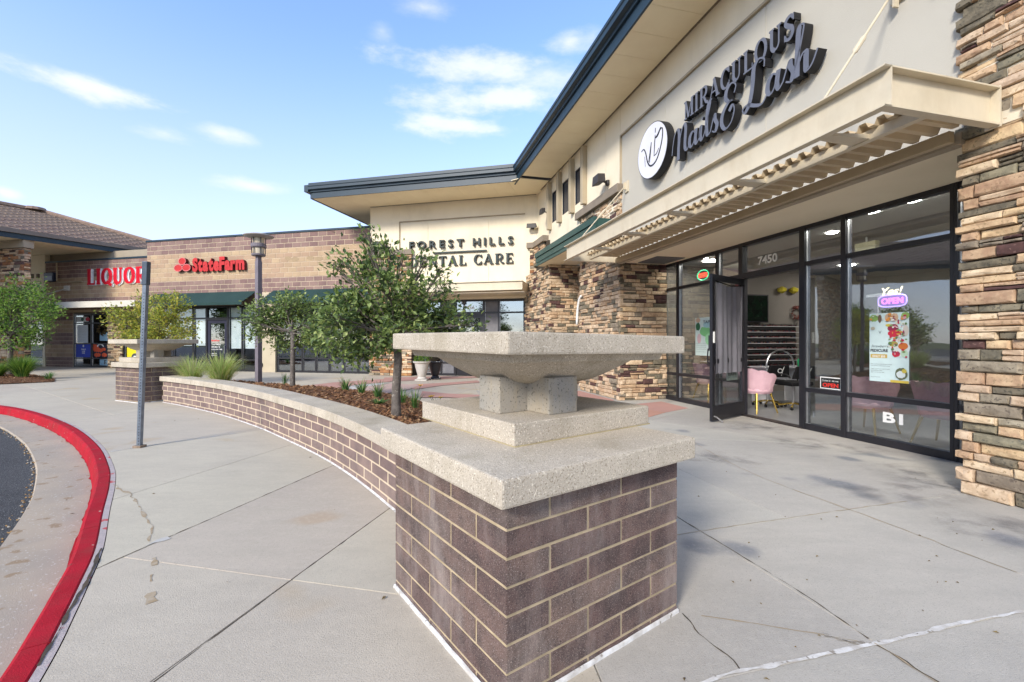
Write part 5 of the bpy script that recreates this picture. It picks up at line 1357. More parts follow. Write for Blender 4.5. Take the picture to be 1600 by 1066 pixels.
LG = [leafmat('leaf_deep', (.045,.11,.022), (.06,.13,.025)), leafmat('leaf_fresh', (.17,.29,.05), (.13,.24,.04)), leafmat('leaf_pale', (.32,.43,.10), (.17,.28,.06))]
def make_tree(name, label, cat, base, r0, fork, clusters, nleaf, ls, mats, seed, wts=(4, 4, 2), group=None, lean_=(0, 0)):
    rr = random.Random(seed); base = Vector(base); t = thing(name, label, cat, tuple(base), group)
    tr = MB(); top = base+Vector((lean_[0], lean_[1], fork))
    P = [base+Vector((0, 0, -.05)), base+Vector((0, 0, .04)), base.lerp(top, .3)+Vector((rr.uniform(-1, 1)*r0*.5, rr.uniform(-1, 1)*r0*.5, 0)), base.lerp(top, .7)+Vector((rr.uniform(-1, 1)*r0*.5, 0, 0)), top]
    tr.tube(P, [r0*1.25, r0*1.05, r0*.92, r0*.86, r0*.8], 10)
    lf = MB(); tot = sum(c[3]*c[3] for c in clusters)
    twigpts = []
    for ci, (x, y, z, rad) in enumerate(clusters):
        c = Vector((x, y, z)); start = top+Vector((0, 0, rr.uniform(-.12, .1)*fork*.4))
        mid = start.lerp(c, .45)+Vector((rr.uniform(-.1, .1), rr.uniform(-.1, .1), rr.uniform(-.02, .12)))*max(rad, .2)
        br = catmull([start, mid, c], 5); n_ = len(br); rb = r0*.52*min(1, .5+rad)
        tr.tube(br, [rb*(1-.8*i/(n_-1)) for i in range(n_)], 6)
        tw = []
        for k in range(int(10+rad*22)):
            d = Vector((rr.gauss(0, 1), rr.gauss(0, 1), rr.gauss(0, .8))).normalized()*rad*rr.uniform(.55, 1.12)
            s_ = br[rr.randrange(n_//2, n_)]; e = c+d; m_ = s_.lerp(e, .5)+Vector((rr.uniform(-.1, .1)*rad, rr.uniform(-.1, .1)*rad, rad*.1))
            q = catmull([s_, m_, e], 3); tr.tube(q, [r0*.13*(1-.7*i/(len(q)-1)) for i in range(len(q))], 4, cap=False)
            for sub_ in range(3):
                e2 = e+Vector((rr.gauss(0, .3), rr.gauss(0, .3), rr.gauss(0, .26)))*rad*.8; m2 = q[-2]
                tr.tube([m2, m2.lerp(e2, .55)+Vector((0, 0, .05*rad)), e2], [r0*.06, r0*.045, r0*.03], 3, cap=False); tw.append((m2, e2))
            tw.append((q[len(q)//2], e))
        n_l = int(nleaf*rad*rad/tot); shade = rr.random()
        for k in range(n_l):
            a, e = tw[rr.randrange(len(tw))]; f = rr.uniform(.25, 1.08)
            p = a.lerp(e, f)+Vector((rr.gauss(0, 1), rr.gauss(0, 1), rr.gauss(0, 1)))*ls*.9
            d = ((e-a).normalized()+Vector((rr.gauss(0, .7), rr.gauss(0, .7), rr.gauss(0, .5)))).normalized(); s_ = ls*rr.uniform(.55, 1.2)
            w = d.cross(Vector((rr.gauss(0, .6), rr.gauss(0, .6), 1))).normalized()*s_*.27; up_ = d.cross(w).normalized()*s_*.08
            m_ = rr.choices((0, 1, 2), wts)[0]; tip = p+d*s_; 
            lf.face([p, p+d*s_*.45+w-up_, tip, p+d*s_*.5], m_); lf.face([p, p+d*s_*.5, tip, p+d*s_*.45-w-up_], m_)
    tr.build('trunk', BARK, t, smooth=True, origin=tuple(base), fix=False); lf.build('crown', mats, t, origin=tuple(top), fix=False)
    return t
def cl(lst, y, spread, seed):
    rr = random.Random(seed); out = []
    for px, py, r in lst:
        yy = y+rr.uniform(-spread, spread); p = at(px, py, yy); out.append((p.x, p.y, p.z, r/700*yy))
    return out
T2 = 5.25; tb2 = at(619, 655, T2); bz = bedz(tb2.x, tb2.y)
make_tree('young_tree', 'largest young tree, dark trunk rising from the mulch just behind the foreground concrete bowl', 'tree', (tb2.x, tb2.y, bz), .055, .93,
 cl([(574,368,10),(584,394,13),(566,425,20),(540,410,13),(524,413,8),(604,440,22),(640,452,20),(570,468,24),(662,404,9),(688,424,9),(692,452,13),(655,438,12),(624,402,9),(604,385,10),
     (536,470,22),(530,505,30),(565,515,34),(600,500,34),(640,490,30),(675,496,24),(705,505,22),(732,508,14),(520,535,20),(556,545,22),(590,535,22),(640,520,26),(680,520,20),(612,470,28),(702,488,14)], T2, .5, 3),
 8600, .076, LV, 11, (5, 4, 2.4), 'trees around the plaza')
T1 = 8.7; tb1 = at(457, 600, T1)
make_tree('young_tree', 'slim young tree with a flat spreading crown beside the lamp post', 'tree', (tb1.x, tb1.y, bedz(tb1.x, tb1.y)-.02), .05, 1.05,
 cl([(404,492,18),(432,482,22),(462,480,22),(492,490,20),(418,512,20),(450,508,26),(484,512,24),(512,508,16),(402,522,12),(436,528,18),(472,530,20),(505,530,18),(446,474,12),(392,505,10),(500,536,10)], T1, .5, 5),
 7000, .075, LV, 12, (3.4, 4.4, 3), 'trees around the plaza')
T3 = 12.6; tb3 = at(236, 606, T3)
make_tree('young_tree', 'yellow-green young tree with its crown behind the far concrete bowl', 'tree', (tb3.x, tb3.y, 0), .05, 1.15,
 cl([(186,502,18),(210,490,18),(236,500,24),(262,498,22),(285,512,18),(195,520,16),(222,520,18),(250,522,20),(280,524,14),(228,474,12),(262,472,11),(284,482,12),(276,463,8),(244,466,7),(175,490,8),(300,508,7)], T3, .6, 7),
 7000, .085, LY, 13, (3, 4, 2.4), 'trees around the plaza')
T4 = 15.8; tb4 = at(16, 588, T4)
make_tree('young_tree', 'bright green young tree at the left edge in the mulch by the tiled-roof shop', 'tree', (tb4.x, tb4.y, .14), .085, 1.35,
 cl([(42,455,20),(20,470,22),(62,470,18),(36,492,26),(70,492,20),(8,498,22),(52,515,20),(20,520,22),(80,485,12),(-8,478,20),(-15,505,22),(40,470,18),(30,535,12),(60,530,12)], T4, .8, 9),
 8500, .1, LG, 14, (3, 4.5, 2.6), 'trees around the plaza')
def blades(name, label, cat, c, n, h, spread, w, mats, seed, kind=None, group=None, droop=.5, flowers=0, thingname=None):
    rr = random.Random(seed); b = MB(); c = Vector(c)
    for k in range(n):
        a = rr.uniform(0, 6.28); r0 = rr.uniform(0, spread*.25); L = h*rr.uniform(.6, 1.15); out = rr.uniform(.15, 1.)*spread; wd = w*rr.uniform(.6, 1.2)
        d = Vector((math.cos(a), math.sin(a), 0)); s_ = Vector((-d.y, d.x, 0)); m_ = rr.choices(range(len(mats)), [3, 4, 2][:len(mats)])[0]; prev = None
        for i in range(6):
            f = i/5; p = c+d*(r0+out*f**1.5)+Vector((0, 0, L*(f-droop*f*f*f*(out/spread)))); ww = wd*(1-f)**.6+.0006
            q = (p+s_*ww, p-s_*ww)
            if prev: b.face([prev[0], prev[1], q[1], q[0]], m_)
            prev = q
    t_ = thing(name, label, cat, tuple(c), group); b.build('leaves', mats, t_, origin=tuple(c), fix=False)
    for k in range(flowers):
        a = rr.uniform(0, 6.28); p = c+Vector((math.cos(a)*spread*.4, math.sin(a)*spread*.4, h*rr.uniform(.85, 1.1))); st = MB().tube([c, c.lerp(p, .6)+Vector((0, 0, .05)), p], [.005, .004, .003], 5)
        st.build('flower_stalk', mats[0], t_); fb = MB()
        for j in range(6):
            an = j*1.047; dd_ = Vector((math.cos(an), math.sin(an), .5)).normalized(); ss = Vector((-math.sin(an), math.cos(an), 0))*.014
            fb.face([p, p+dd_*.035+ss, p+dd_*.065, p+dd_*.035-ss], 0)
        fb.build('flower', M('yellow_petal', (.75,.5,.03), (.7,.35,.03), 20, .6), t_, fix=False)
    return t_
DAY = [leafmat('blade_dark', (.04,.11,.03), (.05,.13,.035)), leafmat('blade_mid', (.09,.19,.05), (.07,.15,.04)), leafmat('blade_light', (.24,.32,.1), (.2,.28,.08))]
def bedplant(px, py, dist, *a, **k):
    q = at(px, py, dist); return blades(*a[:3], (q.x, q.y, bedz(q.x, q.y)), *a[3:], **k)
for i, (px, d_, lab, fl) in enumerate([(540, 8.6, 'leftmost of the daylily clumps along the back of the mulch bed', 0), (565, 8.3, 'second daylily clump from the left in the mulch bed', 0),
      (591, 7.8, 'loose pale daylily clump left of the dark tree trunk', 0), (628, 7.6, 'daylily clump touching the right side of the dark tree trunk', 0), (648, 7.3, 'dense daylily clump between the trunk and the yellow flowers', 1), (682, 6.9, 'daylily clump in yellow flower at the right end of the mulch bed', 3)]):
    bedplant(px, 600, d_, 'daylily', lab, 'plant', 46, .34, .24, .009, DAY, 30+i, group='daylilies in the mulch bed', flowers=fl)
bedplant(592, 630, 6.6, 'low_shrub', 'small leafy green plant low in the mulch left of the trunk', 'plant', 60, .12, .22, .014, DAY, 41)
bedplant(445, 600, 9.6, 'low_shrub', 'thin dark plant at the foot of the slim tree', 'plant', 22, .34, .2, .006, DAY, 42)
GR = [leafmat('grass_green', (.28,.37,.10), (.23,.32,.08)), leafmat('grass_light', (.48,.54,.22), (.42,.48,.18)), leafmat('grass_straw', (.48,.42,.24), (.4,.34,.18))]
for i, (px, d_, lab, n) in enumerate([(300, 9.7, 'left half-dry clump of ornamental grass beside the far pier', 420), (345, 9.1, 'lush right clump of ornamental grass behind the wall', 560)]):
    q = at(px, 600, d_); blades('ornamental_grass', lab, 'grass clump', (q.x, q.y, bedz(q.x, q.y)-.06), n, .72 if i else .62, .62, .006, GR, 50+i, group='ornamental grass by the far pier', droop=.35)
q = at(34, 592, 15.0); blades('bush', 'round fine-leaved green bush behind the leftmost trunk', 'bush', (q.x, q.y, .1), 900, .75, .62, .008, [LG[0], LG[1], LG[2]], 61, droop=.25)
q = at(-6, 592, 14.8); blades('bush', 'low green bush cut by the left edge of the picture', 'bush', (q.x, q.y, .1), 700, .55, .6, .008, [LG[0], LG[1], LG[2]], 62, droop=.25)
q = at(76, 592, 14.6); blades('low_shrub', 'small green tuft in the left mulch bed', 'plant', (q.x, q.y, .08), 70, .26, .34, .012, DAY, 63)

# ================================================================== POTS BY THE DENTAL DOOR
def pot(px, y, label, mat, h, r, plant):
    q = at(px, 560, y); t_ = thing('plant_pot', label, 'plant pot', (q.x, q.y, 0)); c = (q.x, q.y, 0)
    MB().box(Fr((q.x, q.y), (1, 0)), -r*.72, r*.72, -r*.72, r*.72, 0, .07*h).build('base', mat, t_, bevel=.01)
    MB().lathe(c, [(r*.5, .07*h), (r*.62, .1*h), (r*.42, .2*h), (r*.5, .26*h), (r*.78, .7*h), (r*.86, .88*h), (r*1.05, .93*h), (r*1.08, h), (r*.92, h), (r*.88, .9*h)], 28).build('urn', mat, t_, smooth=False)
    if plant:
        b = MB(); rr = random.Random(5)
        for k in range(420):
            a = rr.uniform(0, 6.28); rad_ = r*math.sqrt(rr.random())*1.05; p = Vector((q.x+rad_*math.cos(a), q.y+rad_*math.sin(a), h*.93+rr.uniform(0, .2))); d = Vector((rr.gauss(0, 1), rr.gauss(0, 1), rr.gauss(.5, .6))).normalized()*.06; w = d.cross(Vector((0, 0, 1))).normalized()*.02
            b.face([p, p+d*.5+w, p+d, p+d*.5-w], rr.randrange(3))
        b.build('foliage', LG, t_, fix=False)
    return t_
pot(659, 14.9, 'white classical urn planter with green plant by the stone pier', M('white_urn', (.62,.58,.52), (.55,.5,.44), 6, .7), .64, .27, True)
pot(680, 15.4, 'black urn planter beside the white one', BLACK, .60, .25, False)

# ================================================================== SALON FURNITURE
def pink_chair(p, face, label):
    t_ = thing('pink_chair', label, 'chair', (p[0], p[1], .012), 'pink velvet shell chairs inside the salon window'); f = Vector((*face, 0)).normalized(); s = Vector((f.y, -f.x, 0)); c = Vector((p[0], p[1], 0))
    L = lambda x, y, z: tuple(c+s*x+f*y+Vector((0, 0, z)))
    b = MB(); N = 36; inner, outer = [], []
    def prof(i):
        a = R(-118+236*i/N); rad = .32; sc = abs(math.sin(i/N*math.pi*7)); top = .80-.14*abs(a/R(118))**2.2+.028*sc
        return a, rad, top
    for layer in (0, 1):
        rows = []
        for i in range(N+1):
            a, rad, top = prof(i); r = rad-(.045 if layer else 0)-.0+.010*abs(math.sin(i/N*math.pi*7)); col = []
            for k in range(6):
                g_ = k/5; z = .36+(top-.36)*g_; rr_ = r*(.74+.26*g_**.7)*(1+.06*g_*g_); col.append(L(rr_*math.sin(a), -rr_*math.cos(a), z-(.01 if layer and k == 5 else 0)))
            rows.append(col)
        (inner if layer else outer).extend(rows)
    for rows in (inner, outer):
        for i in range(N):
            for k in range(5): b.face([rows[i][k], rows[i+1][k], rows[i+1][k+1], rows[i][k+1]])
    for i in range(N): b.face([outer[i][5], outer[i+1][5], inner[i+1][5], inner[i][5]]); b.face([outer[i][0], outer[i+1][0], inner[i+1][0], inner[i][0]])
    for i in (0, N): 
        for k in range(5): b.face([outer[i][k], outer[i][k+1], inner[i][k+1], inner[i][k]])
    b.build('backrest', PINK, t_, smooth=True, fix=True)
    MB().lathe((c.x, c.y, .36), [(.20, 0), (.26, .02), (.27, .09), (.22, .12)], 24).build('seat', PINK, t_, smooth=True)
    for x, y in ((-.17, -.15), (.17, -.15), (-.17, .15), (.17, .15)): MB().tube([L(x, y, .37), L(x*1.5, y*1.5, .012)], [.02, .011], 8).build('leg', GOLD, t_)
FI = lambda u, n: FA.P(u, n, 0)
inn = (-FA.n.x, -FA.n.y)
pink_chair(FI(1.05, -1.85)[:2], inn, 'pink chair behind the narrow windows left of the open door')
pink_chair(FI(.35, -2.0)[:2], inn, 'farthest pink chair, in the leftmost window next to the stone pier')
pink_chair(FI(2.08, -1.66)[:2], inn, 'pink scalloped chair showing in the doorway beside the curtain')
pink_chair(FI(3.98, -1.85)[:2], inn, 'pink chair behind the small red OPEN notice')
pink_chair(FI(4.92, -1.85)[:2], inn, 'pink chair nearest the right stone column, behind the B1 mark')
def desk(u, n, label):
    q = FA.P(u, n, 0); t_ = thing('manicure_table', label, 'table', q, 'manicure tables in the salon'); F = Fr((q[0], q[1]), (.9695, .245)); wl = M('white_laminate', (.62,.62,.64), None, 2, .4)
    MB().box(F, -.55, .55, -.22, .22, .74, .77).build('tabletop', M('grey_top', (.45,.45,.47), None, 3, .3), t_, bevel=.004)
    for x in (-.5, .36): MB().box(F, x, x+.14, -.2, .2, .012, .739).build('pedestal', wl, t_)
    MB().box(F, -.36, .36, -.19, -.17, .35, .739).build('modesty_panel', wl, t_)
    return F, t_
Fd, _ = desk(1.07, -3.16, 'white manicure table with arched lamp seen through the doorway')
q = Fd.P(0, 0, .77); t = thing('table_lamp', 'silver arched lamp standing on the manicure table', 'lamp', q)
MB().tube([Fd.P(-.36+.36*(1-math.cos(R(a))), .05, .772+.34*math.sin(R(a))) for a in range(0, 181, 12)], .017, 8).build('arch', SILVER, t); MB().box(Fd, -.14, .14, .02, .08, 1.09, 1.105).build('light_bar', BLACKM, t)
q = Fd.P(.47, .08, .77); t = thing('pump_bottle', 'green pump bottle at the end of the manicure table', 'bottle', q)
MB().lathe(q, [(.04, 0), (.042, .13), (.015, .16)], 16).build('bottle_body', M('green_liquid', (.03,.35,.14), None, 3, .2), t); MB().tube([(q[0], q[1], q[2]+.16), (q[0], q[1], q[2]+.2), (q[0]-.04, q[1], q[2]+.2)], .007, 6).build('pump', BLACKM, t)
def stool(u, n, label):
    q = FA.P(u, n, 0); t_ = thing('black_chair', label, 'chair', q, 'black rolling chairs at the manicure table'); c = Vector((q[0], q[1], 0))
    F = Fr((q[0], q[1]), (.9695, .245))
    MB().box(F, -.25, .25, -.24, .22, .46, .54).build('seat', BLACKM, t_, bevel=.03)
    b = MB(); b.hexa([F.P(-.26, .2, .6), F.P(.26, .2, .6), F.P(.26, .27, .6), F.P(-.26, .27, .6)], [F.P(-.22, .26, .84), F.P(.22, .26, .84), F.P(.22, .31, .84), F.P(-.22, .31, .84)]); b.build('backrest', BLACKM, t_, bevel=.02)
    b = MB(); ribbon(b, F, arc(0, 0, .05, .04, 0, 330, 12), .014, .0, .73, 1, .300, .304); ribbon(b, F, [(-.03, -.09), (.0, 0), (.04, .08)], .014, .06, .73, 1, .300, .304); b.build('white_mark', WHITE, t_)
    MB().tube([(c.x, c.y, .1), (c.x, c.y, .46)], .025, 8).build('column', SILVER, t_)
    for k in range(5):
        a = k*1.257+.3; MB().tube([(c.x, c.y, .12), (c.x+.26*math.cos(a), c.y+.26*math.sin(a), .075)], .017, 6).build('base_arm', GOLD, t_); MB().lathe((c.x+.26*math.cos(a), c.y+.26*math.sin(a), .012), [(.02, 0), (.03, .02), (.02, .055)], 8).build('caster', BLACKM, t_)
    for x in (-.27, .27): MB().tube([F.P(x, .2, .62), F.P(x, .1, .68), F.P(x, -.12, .68), F.P(x, -.16, .54)], .017, 6).build('armrest', BLACKM, t_)
stool(1.5, -2.47, 'left black rolling chair in front of the manicure table'); stool(1.96, -2.62, 'right black rolling chair with gold base near the door jamb')
q = Fs.P(2.55, .03, 2.1); t = thing('television', 'dark wall television hanging on the salon side wall', 'television', q)
MB().box(Fs, 2.0, 3.1, .12, .16, 1.78, 2.48).build('screen_frame', BLACK, t); MB().box(Fs, 2.03, 3.07, .1605, .162, 1.81, 2.45).build('screen', M('dark_green_screen', (.006,.016,.009), (.006,.008,.007), 6, .2), t); MB().box(Fs, 2.5, 2.7, .021, .12, 2.0, 2.15).build('bracket', BLACK, t)
q = Fs.P(4.1, .03, 2.06); t = thing('wreath', 'small red-brown wreath above the polish shelves', 'wreath', q)
b = MB(); rr = random.Random(3)
for k in range(160):
    a = rr.uniform(0, 6.28); r_ = .15+rr.gauss(0, .025); p = Vector(Fs.P(4.1+r_*math.cos(a), .05+rr.uniform(0, .05), 2.06+r_*math.sin(a))); d = Vector((rr.gauss(0, 1), rr.gauss(0, 1), rr.gauss(0, 1))).normalized()*.05; w = d.orthogonal().normalized()*.02
    b.face([p, p+d*.5+w, p+d, p+d*.5-w])
b.build('leaves', M('wreath_red', (.22,.06,.05), (.12,.04,.03), 30, .9), t, fix=False)
for i, (u_, lab) in enumerate([(3.6, 'left yellow wall sconce in the salon'), (3.97, 'right yellow wall sconce in the salon')]):
    q = Fs.P(u_, .02, 2.62); t = thing('wall_sconce', lab, 'wall lamp', q, 'yellow sconces on the salon wall'); MB().lathe((q[0], q[1]-.08, q[2]-.08), [(.03, 0), (.1, .05), (.11, .12), (.03, .17)], 14).build('shade', M('yellow_glass', (.5,.42,.04), None, 8, .3), t); MB().box(Fs, u_-.03, u_+.03, .0, .05, 2.58, 2.66).build('back_plate', GOLD, t)
q = FA.P(3.02, -3.0, 2.72); t = thing('emergency_light', 'cream emergency light box hanging behind the transom over the door', 'light box', q); MB().box(FA, 2.85, 3.2, -3.1, -3.0, 2.78, 3.0).build('casing', M('cream_plastic', (.6,.58,.38), None, 4, .5), t, bevel=.01); MB().tube([FA.P(3.02, -3.05, 3.0), FA.P(3.02, -3.05, 3.09)], .015, 6).build('stem', WHITE, t)

# ================================================================== POSTERS AND WINDOW SIGNS
def board(F, name, label, cat, u0, u1, z0, z1, n, mat, th=.003, curl=0):
    t_ = thing(name, label, cat, F.P((u0+u1)/2, n, z0)); MB().box(F, u0, u1, n, n+th, z0, z1).build('sheet', mat, t_); return t_
def blob(F, t_, u, z, ru, rz, n, mat, seed=0, name='printed_shape', N=20, wob=.25):
    b = MB(); b.face([F.P(u+ru*math.cos(2*math.pi*i/N)*(1+wob*noise.noise(Vector((i*.9, seed, 1)))), n, z+rz*math.sin(2*math.pi*i/N)*(1+wob*noise.noise(Vector((i*.9, seed, 5))))) for i in range(N)]); b.build(name, mat, t_, fix=False)
def flat(name, c): return M(name, c, tuple(x*.93 for x in c), 12, .6)
n_ = NG+.008
PB = flat('poster_pale_blue', (.55,.68,.68))
pu0, pz0 = 4.50, .80; pw_, ph_ = .46, .86
t = board(FA, 'poster', 'tall pale blue strawberry pedicure poster taped in the big right window', 'poster', pu0, pu0+pw_, pz0, pz0+ph_, n_, PB)
pos_ = lambda x, y: (pu0+x*pw_, pz0+y*ph_)
def pb(x, y, rx, ry, c, k, nm): u_, z_ = pos_(x, y); blob(FA, t, u_, z_, rx*pw_, ry*ph_, n_+.004+k*.0004, flat(nm, c), k)
pb(.12,.93,.13,.05,(.25,.4,.12),1,'print_leaf'); pb(.5,.93,.09,.06,(.55,.38,.25),2,'print_skin'); pb(.66,.93,.09,.06,(.58,.4,.27),3,'print_skin'); pb(.28,.92,.05,.06,(.15,.1,.07),4,'print_brown'); pb(.92,.95,.1,.05,(.3,.42,.2),5,'print_leaf')
pb(.62,.78,.14,.055,(.28,.03,.07),6,'print_wine'); pb(.66,.70,.17,.05,(.5,.03,.06),7,'print_red'); pb(.5,.82,.07,.02,(.55,.45,.08),8,'print_gold'); pb(.93,.74,.07,.08,(.55,.5,.45),9,'print_petal'); pb(.84,.56,.13,.06,(.2,.3,.12),10,'print_leaf')
pb(.8,.5,.24,.13,(.6,.66,.66),11,'print_bowl'); pb(.87,.52,.12,.05,(.55,.16,.04),12,'print_orange'); pb(.64,.55,.11,.04,(.35,.3,.08),13,'print_olive'); pb(.7,.41,.1,.045,(.55,.06,.1),14,'print_red'); pb(.9,.42,.09,.05,(.45,.6,.45),15,'print_mint'); pb(.1,.78,.06,.025,(.4,.38,.3),16,'print_stone')
pb(.83,.13,.15,.085,(.12,.14,.08),17,'print_dark'); pb(.82,.12,.11,.05,(.6,.6,.58),18,'print_bowl'); pb(.9,.17,.06,.03,(.6,.5,.1),19,'print_gold')
rq = random.Random(21); pal = [((.45,.03,.06),'q1'),((.58,.3,.33),'q2'),((.2,.3,.12),'q3'),((.6,.58,.5),'q4'),((.25,.05,.12),'q5'),((.6,.25,.06),'q6'),((.62,.62,.56),'q7'),((.12,.2,.08),'q8')]
for k in range(70):
    x_, y_ = rq.gauss(.76, .14), rq.uniform(.36, .9)
    if not .45 < x_ < .97: continue
    c_, nm_ = rq.choice(pal); pb(x_, y_, rq.uniform(.012, .05), rq.uniform(.006, .022), c_, 20+k*.35, 'print_'+nm_)
for k in range(16): c_, nm_ = rq.choice(pal); pb(rq.uniform(.06, .95), rq.uniform(.88, .975), rq.uniform(.015, .05), rq.uniform(.008, .02), c_, 46+k*.3, 'print_'+nm_)
b = MB(); b.box(FA, pu0+.25*pw_*2.2, pu0+pw_, n_+.0042, n_+.0046, pz0, pz0+.03); b.build('gold_edge', flat('print_gold2', (.6,.45,.08)), t)
b = MB(); (ua, za), (ub, zb) = pos_(.03, .345), pos_(.47, .40); b.box(FA, ua, ub, n_+.004, n_+.005, za, zb); b.build('gold_button', flat('print_goldbtn', (.5,.36,.1)), t, bevel=0)
DKP = flat('print_ink', (.07,.08,.09)); WHP = flat('print_white', (.75,.75,.72))
text_on('Strawberry', FA, *pos_(.05, .50), .034, n_+.006, DKP, t, width=.47*pw_, shear=.4); text_on('PEDICURE', FA, *pos_(.03, .435), .036, n_+.006, DKP, t, width=.46*pw_, bold=.04); text_on('ONLY $55', FA, *pos_(.08, .355), .026, n_+.006, WHP, t, width=.34*pw_, bold=.03)
text_on('V', FA, *pos_(.25, .70), .04, n_+.006, DKP, t)
for k, (y_, w_2) in enumerate([(.25,.55),(.225,.5),(.18,.5),(.155,.3),(.13,.36),(.06,.25)]): text_on('fresh strawberry scrub and warm massage' if k < 2 else 'sugar scrub hot stone mask', FA, *pos_(.04, y_), .010, n_+.006, DKP, t, width=w_2*pw_)
# poster by the left windows
t = board(FA, 'poster', 'green and white spa poster in the window behind the open door', 'poster', 1.0, 1.56, 1.02, 1.78, n_, flat('poster_mint', (.55,.66,.6)))
for k, (x, y, rx, ry, c, nm) in enumerate([(1.08,1.73,.07,.05,(.6,.4,.33),'print_skin'),(1.08,1.6,.07,.08,(.03,.14,.06),'print_forest'),(1.3,1.5,.16,.1,(.2,.5,.2),'print_green'),(1.42,1.35,.12,.12,(.3,.6,.32),'print_green2'),(1.12,1.36,.06,.1,(.6,.42,.42),'print_blush'),(1.36,1.63,.12,.06,(.35,.55,.55),'print_teal'),(1.5,1.2,.05,.04,(.15,.35,.1),'print_leaf')]):
    blob(FA, t, x, y, rx, ry, n_+.004+k*.0004, flat(nm, c), k+30)
MB().box(FA, 1.40, 1.49, n_+.0075, n_+.0085, 1.12, 1.42).build('printed_tube', DKP, t)
text_on('TAP', FA, 1.24, 1.66, .06, n_+.008, DKP, t, width=.2, bold=.02)
for z in (1.26, 1.22, 1.18, 1.14, 1.09): text_on('natural hand and foot care', FA, 1.03, z, .012, n_+.008, DKP, t, width=.3)
# neon open signs
def neon(F, label, u, z, w, h, words, n, ringc, txtc, power=2.0):
    t_ = thing('neon_sign', label, 'neon sign', F.P(u, n, z))
    rg = emis('neon_'+ringc[0], ringc[1], power*.8); b = MB(); P = []
    for i in range(41):
        a = 2*math.pi*i/40; ex = 2/ (3.5 if ringc[2] else 2); cx, sy = math.cos(a), math.sin(a)
        P.append(F.P(u+w/2*math.copysign(abs(cx)**ex, cx), n, z+h/2*math.copysign(abs(sy)**ex, sy)))
    b.tube(P, .008, 6); b.build('tube_ring', rg, t_)
    for (s, du, dz, hh, ww, c, sh) in words: text_on(s, F, u+du, z+dz, hh, n-.004, [emis('neon_'+c[0], c[1], power)]*2, t_, 'tube_letters', width=ww, ext=.012, bold=.0 if sh else .02, shear=sh)
    return t_
t = neon(FA, 'violet and pink OPEN neon sign with yellow Yes! above, in the right window', 4.74, 1.81, .33, .145, [('OPEN', -.125, -.035, .075, .25, ('magenta', (.85,.12,.75)), 0), ('Yes!', -.12, .075, .10, .24, ('warm', (1,.85,.5)), .3)], NG-.035, ('violet', (.45,.3,1.), True), None, .9)
MB().box(FA, 4.59, 4.885, NG-.06, NG-.05, 1.75, 1.875).build('backing', M('violet_backing', (.24,.10,.5), None, 4, .4), t); MB().tube([FA.P(4.56, NG-.05, 1.92), FA.P(4.56, NG-.05, 1.66)], .005, 5).build('wire', WHITE, t)
MB().box(FA, 4.42, 4.78, NG-.065, NG-.035, 1.88, 1.915).build('white_shelf', WHITE, t)
neon(FA, 'small oval green-ringed red OPEN neon sign in the upper left window', 1.16, 2.64, .34, .2, [('OPEN', -.125, -.045, .09, .25, ('red', (1,.06,.03)), 0)], NG-.04, ('green', (.05,.55,.25), False), None, 1.8)
t = board(FA, 'open_notice', 'small black and red notice reading Come in we are OPEN', 'notice', 3.80, 4.12, .63, .80, n_, WHITE)
MB().box(FA, 3.815, 4.105, n_+.0032, n_+.005, .645, .785).build('black_field', flat('notice_black', (.02,.02,.02)), t); text_on('Come in', FA, 3.83, .735, .032, n_+.006, WHP, t, width=.13, shear=.3); text_on('WE ARE', FA, 3.98, .737, .02, n_+.006, WHP, t, width=.1)
text_on('OPEN', FA, 3.84, .66, .055, n_+.006, flat('notice_red', (.65,.04,.03)), t, width=.24, bold=.04)
t = board(FD, 'exit_notice', 'white NO EXIT notice low in the open door glass', 'notice', .55, .93, .64, .92, -.02, flat('notice_white', (.62,.7,.62)))
text_on('NO', FD, .70, .825, .055, -.016, DKP, t, width=.12, bold=.02); text_on('EXIT', FD, .60, .725, .06, -.016, DKP, t, width=.29, bold=.02); text_on('please use other door', FD, .60, .69, .018, -.016, DKP, t, width=.29)
MB().box(FD, .45, .93, -.021, -.019, .0, .0) if False else None
# liquor shop window posters
nL = LN-.05
def lposter(label, u0, u1, z0, z1, mat): return board(FDn, 'poster', label, 'poster', u0, u1, z0, z1, nL, mat)
t = lposter('pale text poster in the left liquor shop window', -22.7, -21.98, 1.22, 2.12, flat('paper_white', (.6,.63,.63)))
for k in range(9): text_on('store hours and weekly deals', FDn, -22.62, 1.95-.08*k, .03, nL+.005, flat('print_grey', (.3,.32,.33)), t, width=.55)
t = lposter('blue poster with white bottle print below the pale one', -22.78, -21.78, .50, 1.16, flat('poster_blue', (.03,.06,.42)))
blob(FDn, t, -22.28, 1.06, .05, .06, nL+.004, WHP, 1); text_on('SALE', FDn, -22.42, .86, .07, nL+.005, WHP, t, width=.3, bold=.03); text_on('2 FOR', FDn, -22.38, .76, .07, nL+.005, WHP, t, width=.22, bold=.03); text_on('ONE', FDn, -22.37, .67, .07, nL+.005, WHP, t, width=.2, bold=.03)
t = lposter('white and red notice in the top left liquor shop window', -22.75, -21.95, 2.27, 2.52, flat('paper_white', (.6,.63,.63)))
blob(FDn, t, -22.0, 2.4, .13, .1, nL+.004, flat('print_red2', (.5,.04,.06)), 2); blob(FDn, t, -22.35, 2.4, .1, .09, nL+.0044, flat('print_bottlegreen', (.02,.12,.06)), 3)
t = lposter('orange-red blotch poster in the liquor shop door', -21.66, -20.66, .5, 1.2, flat('poster_black', (.02,.02,.03)))
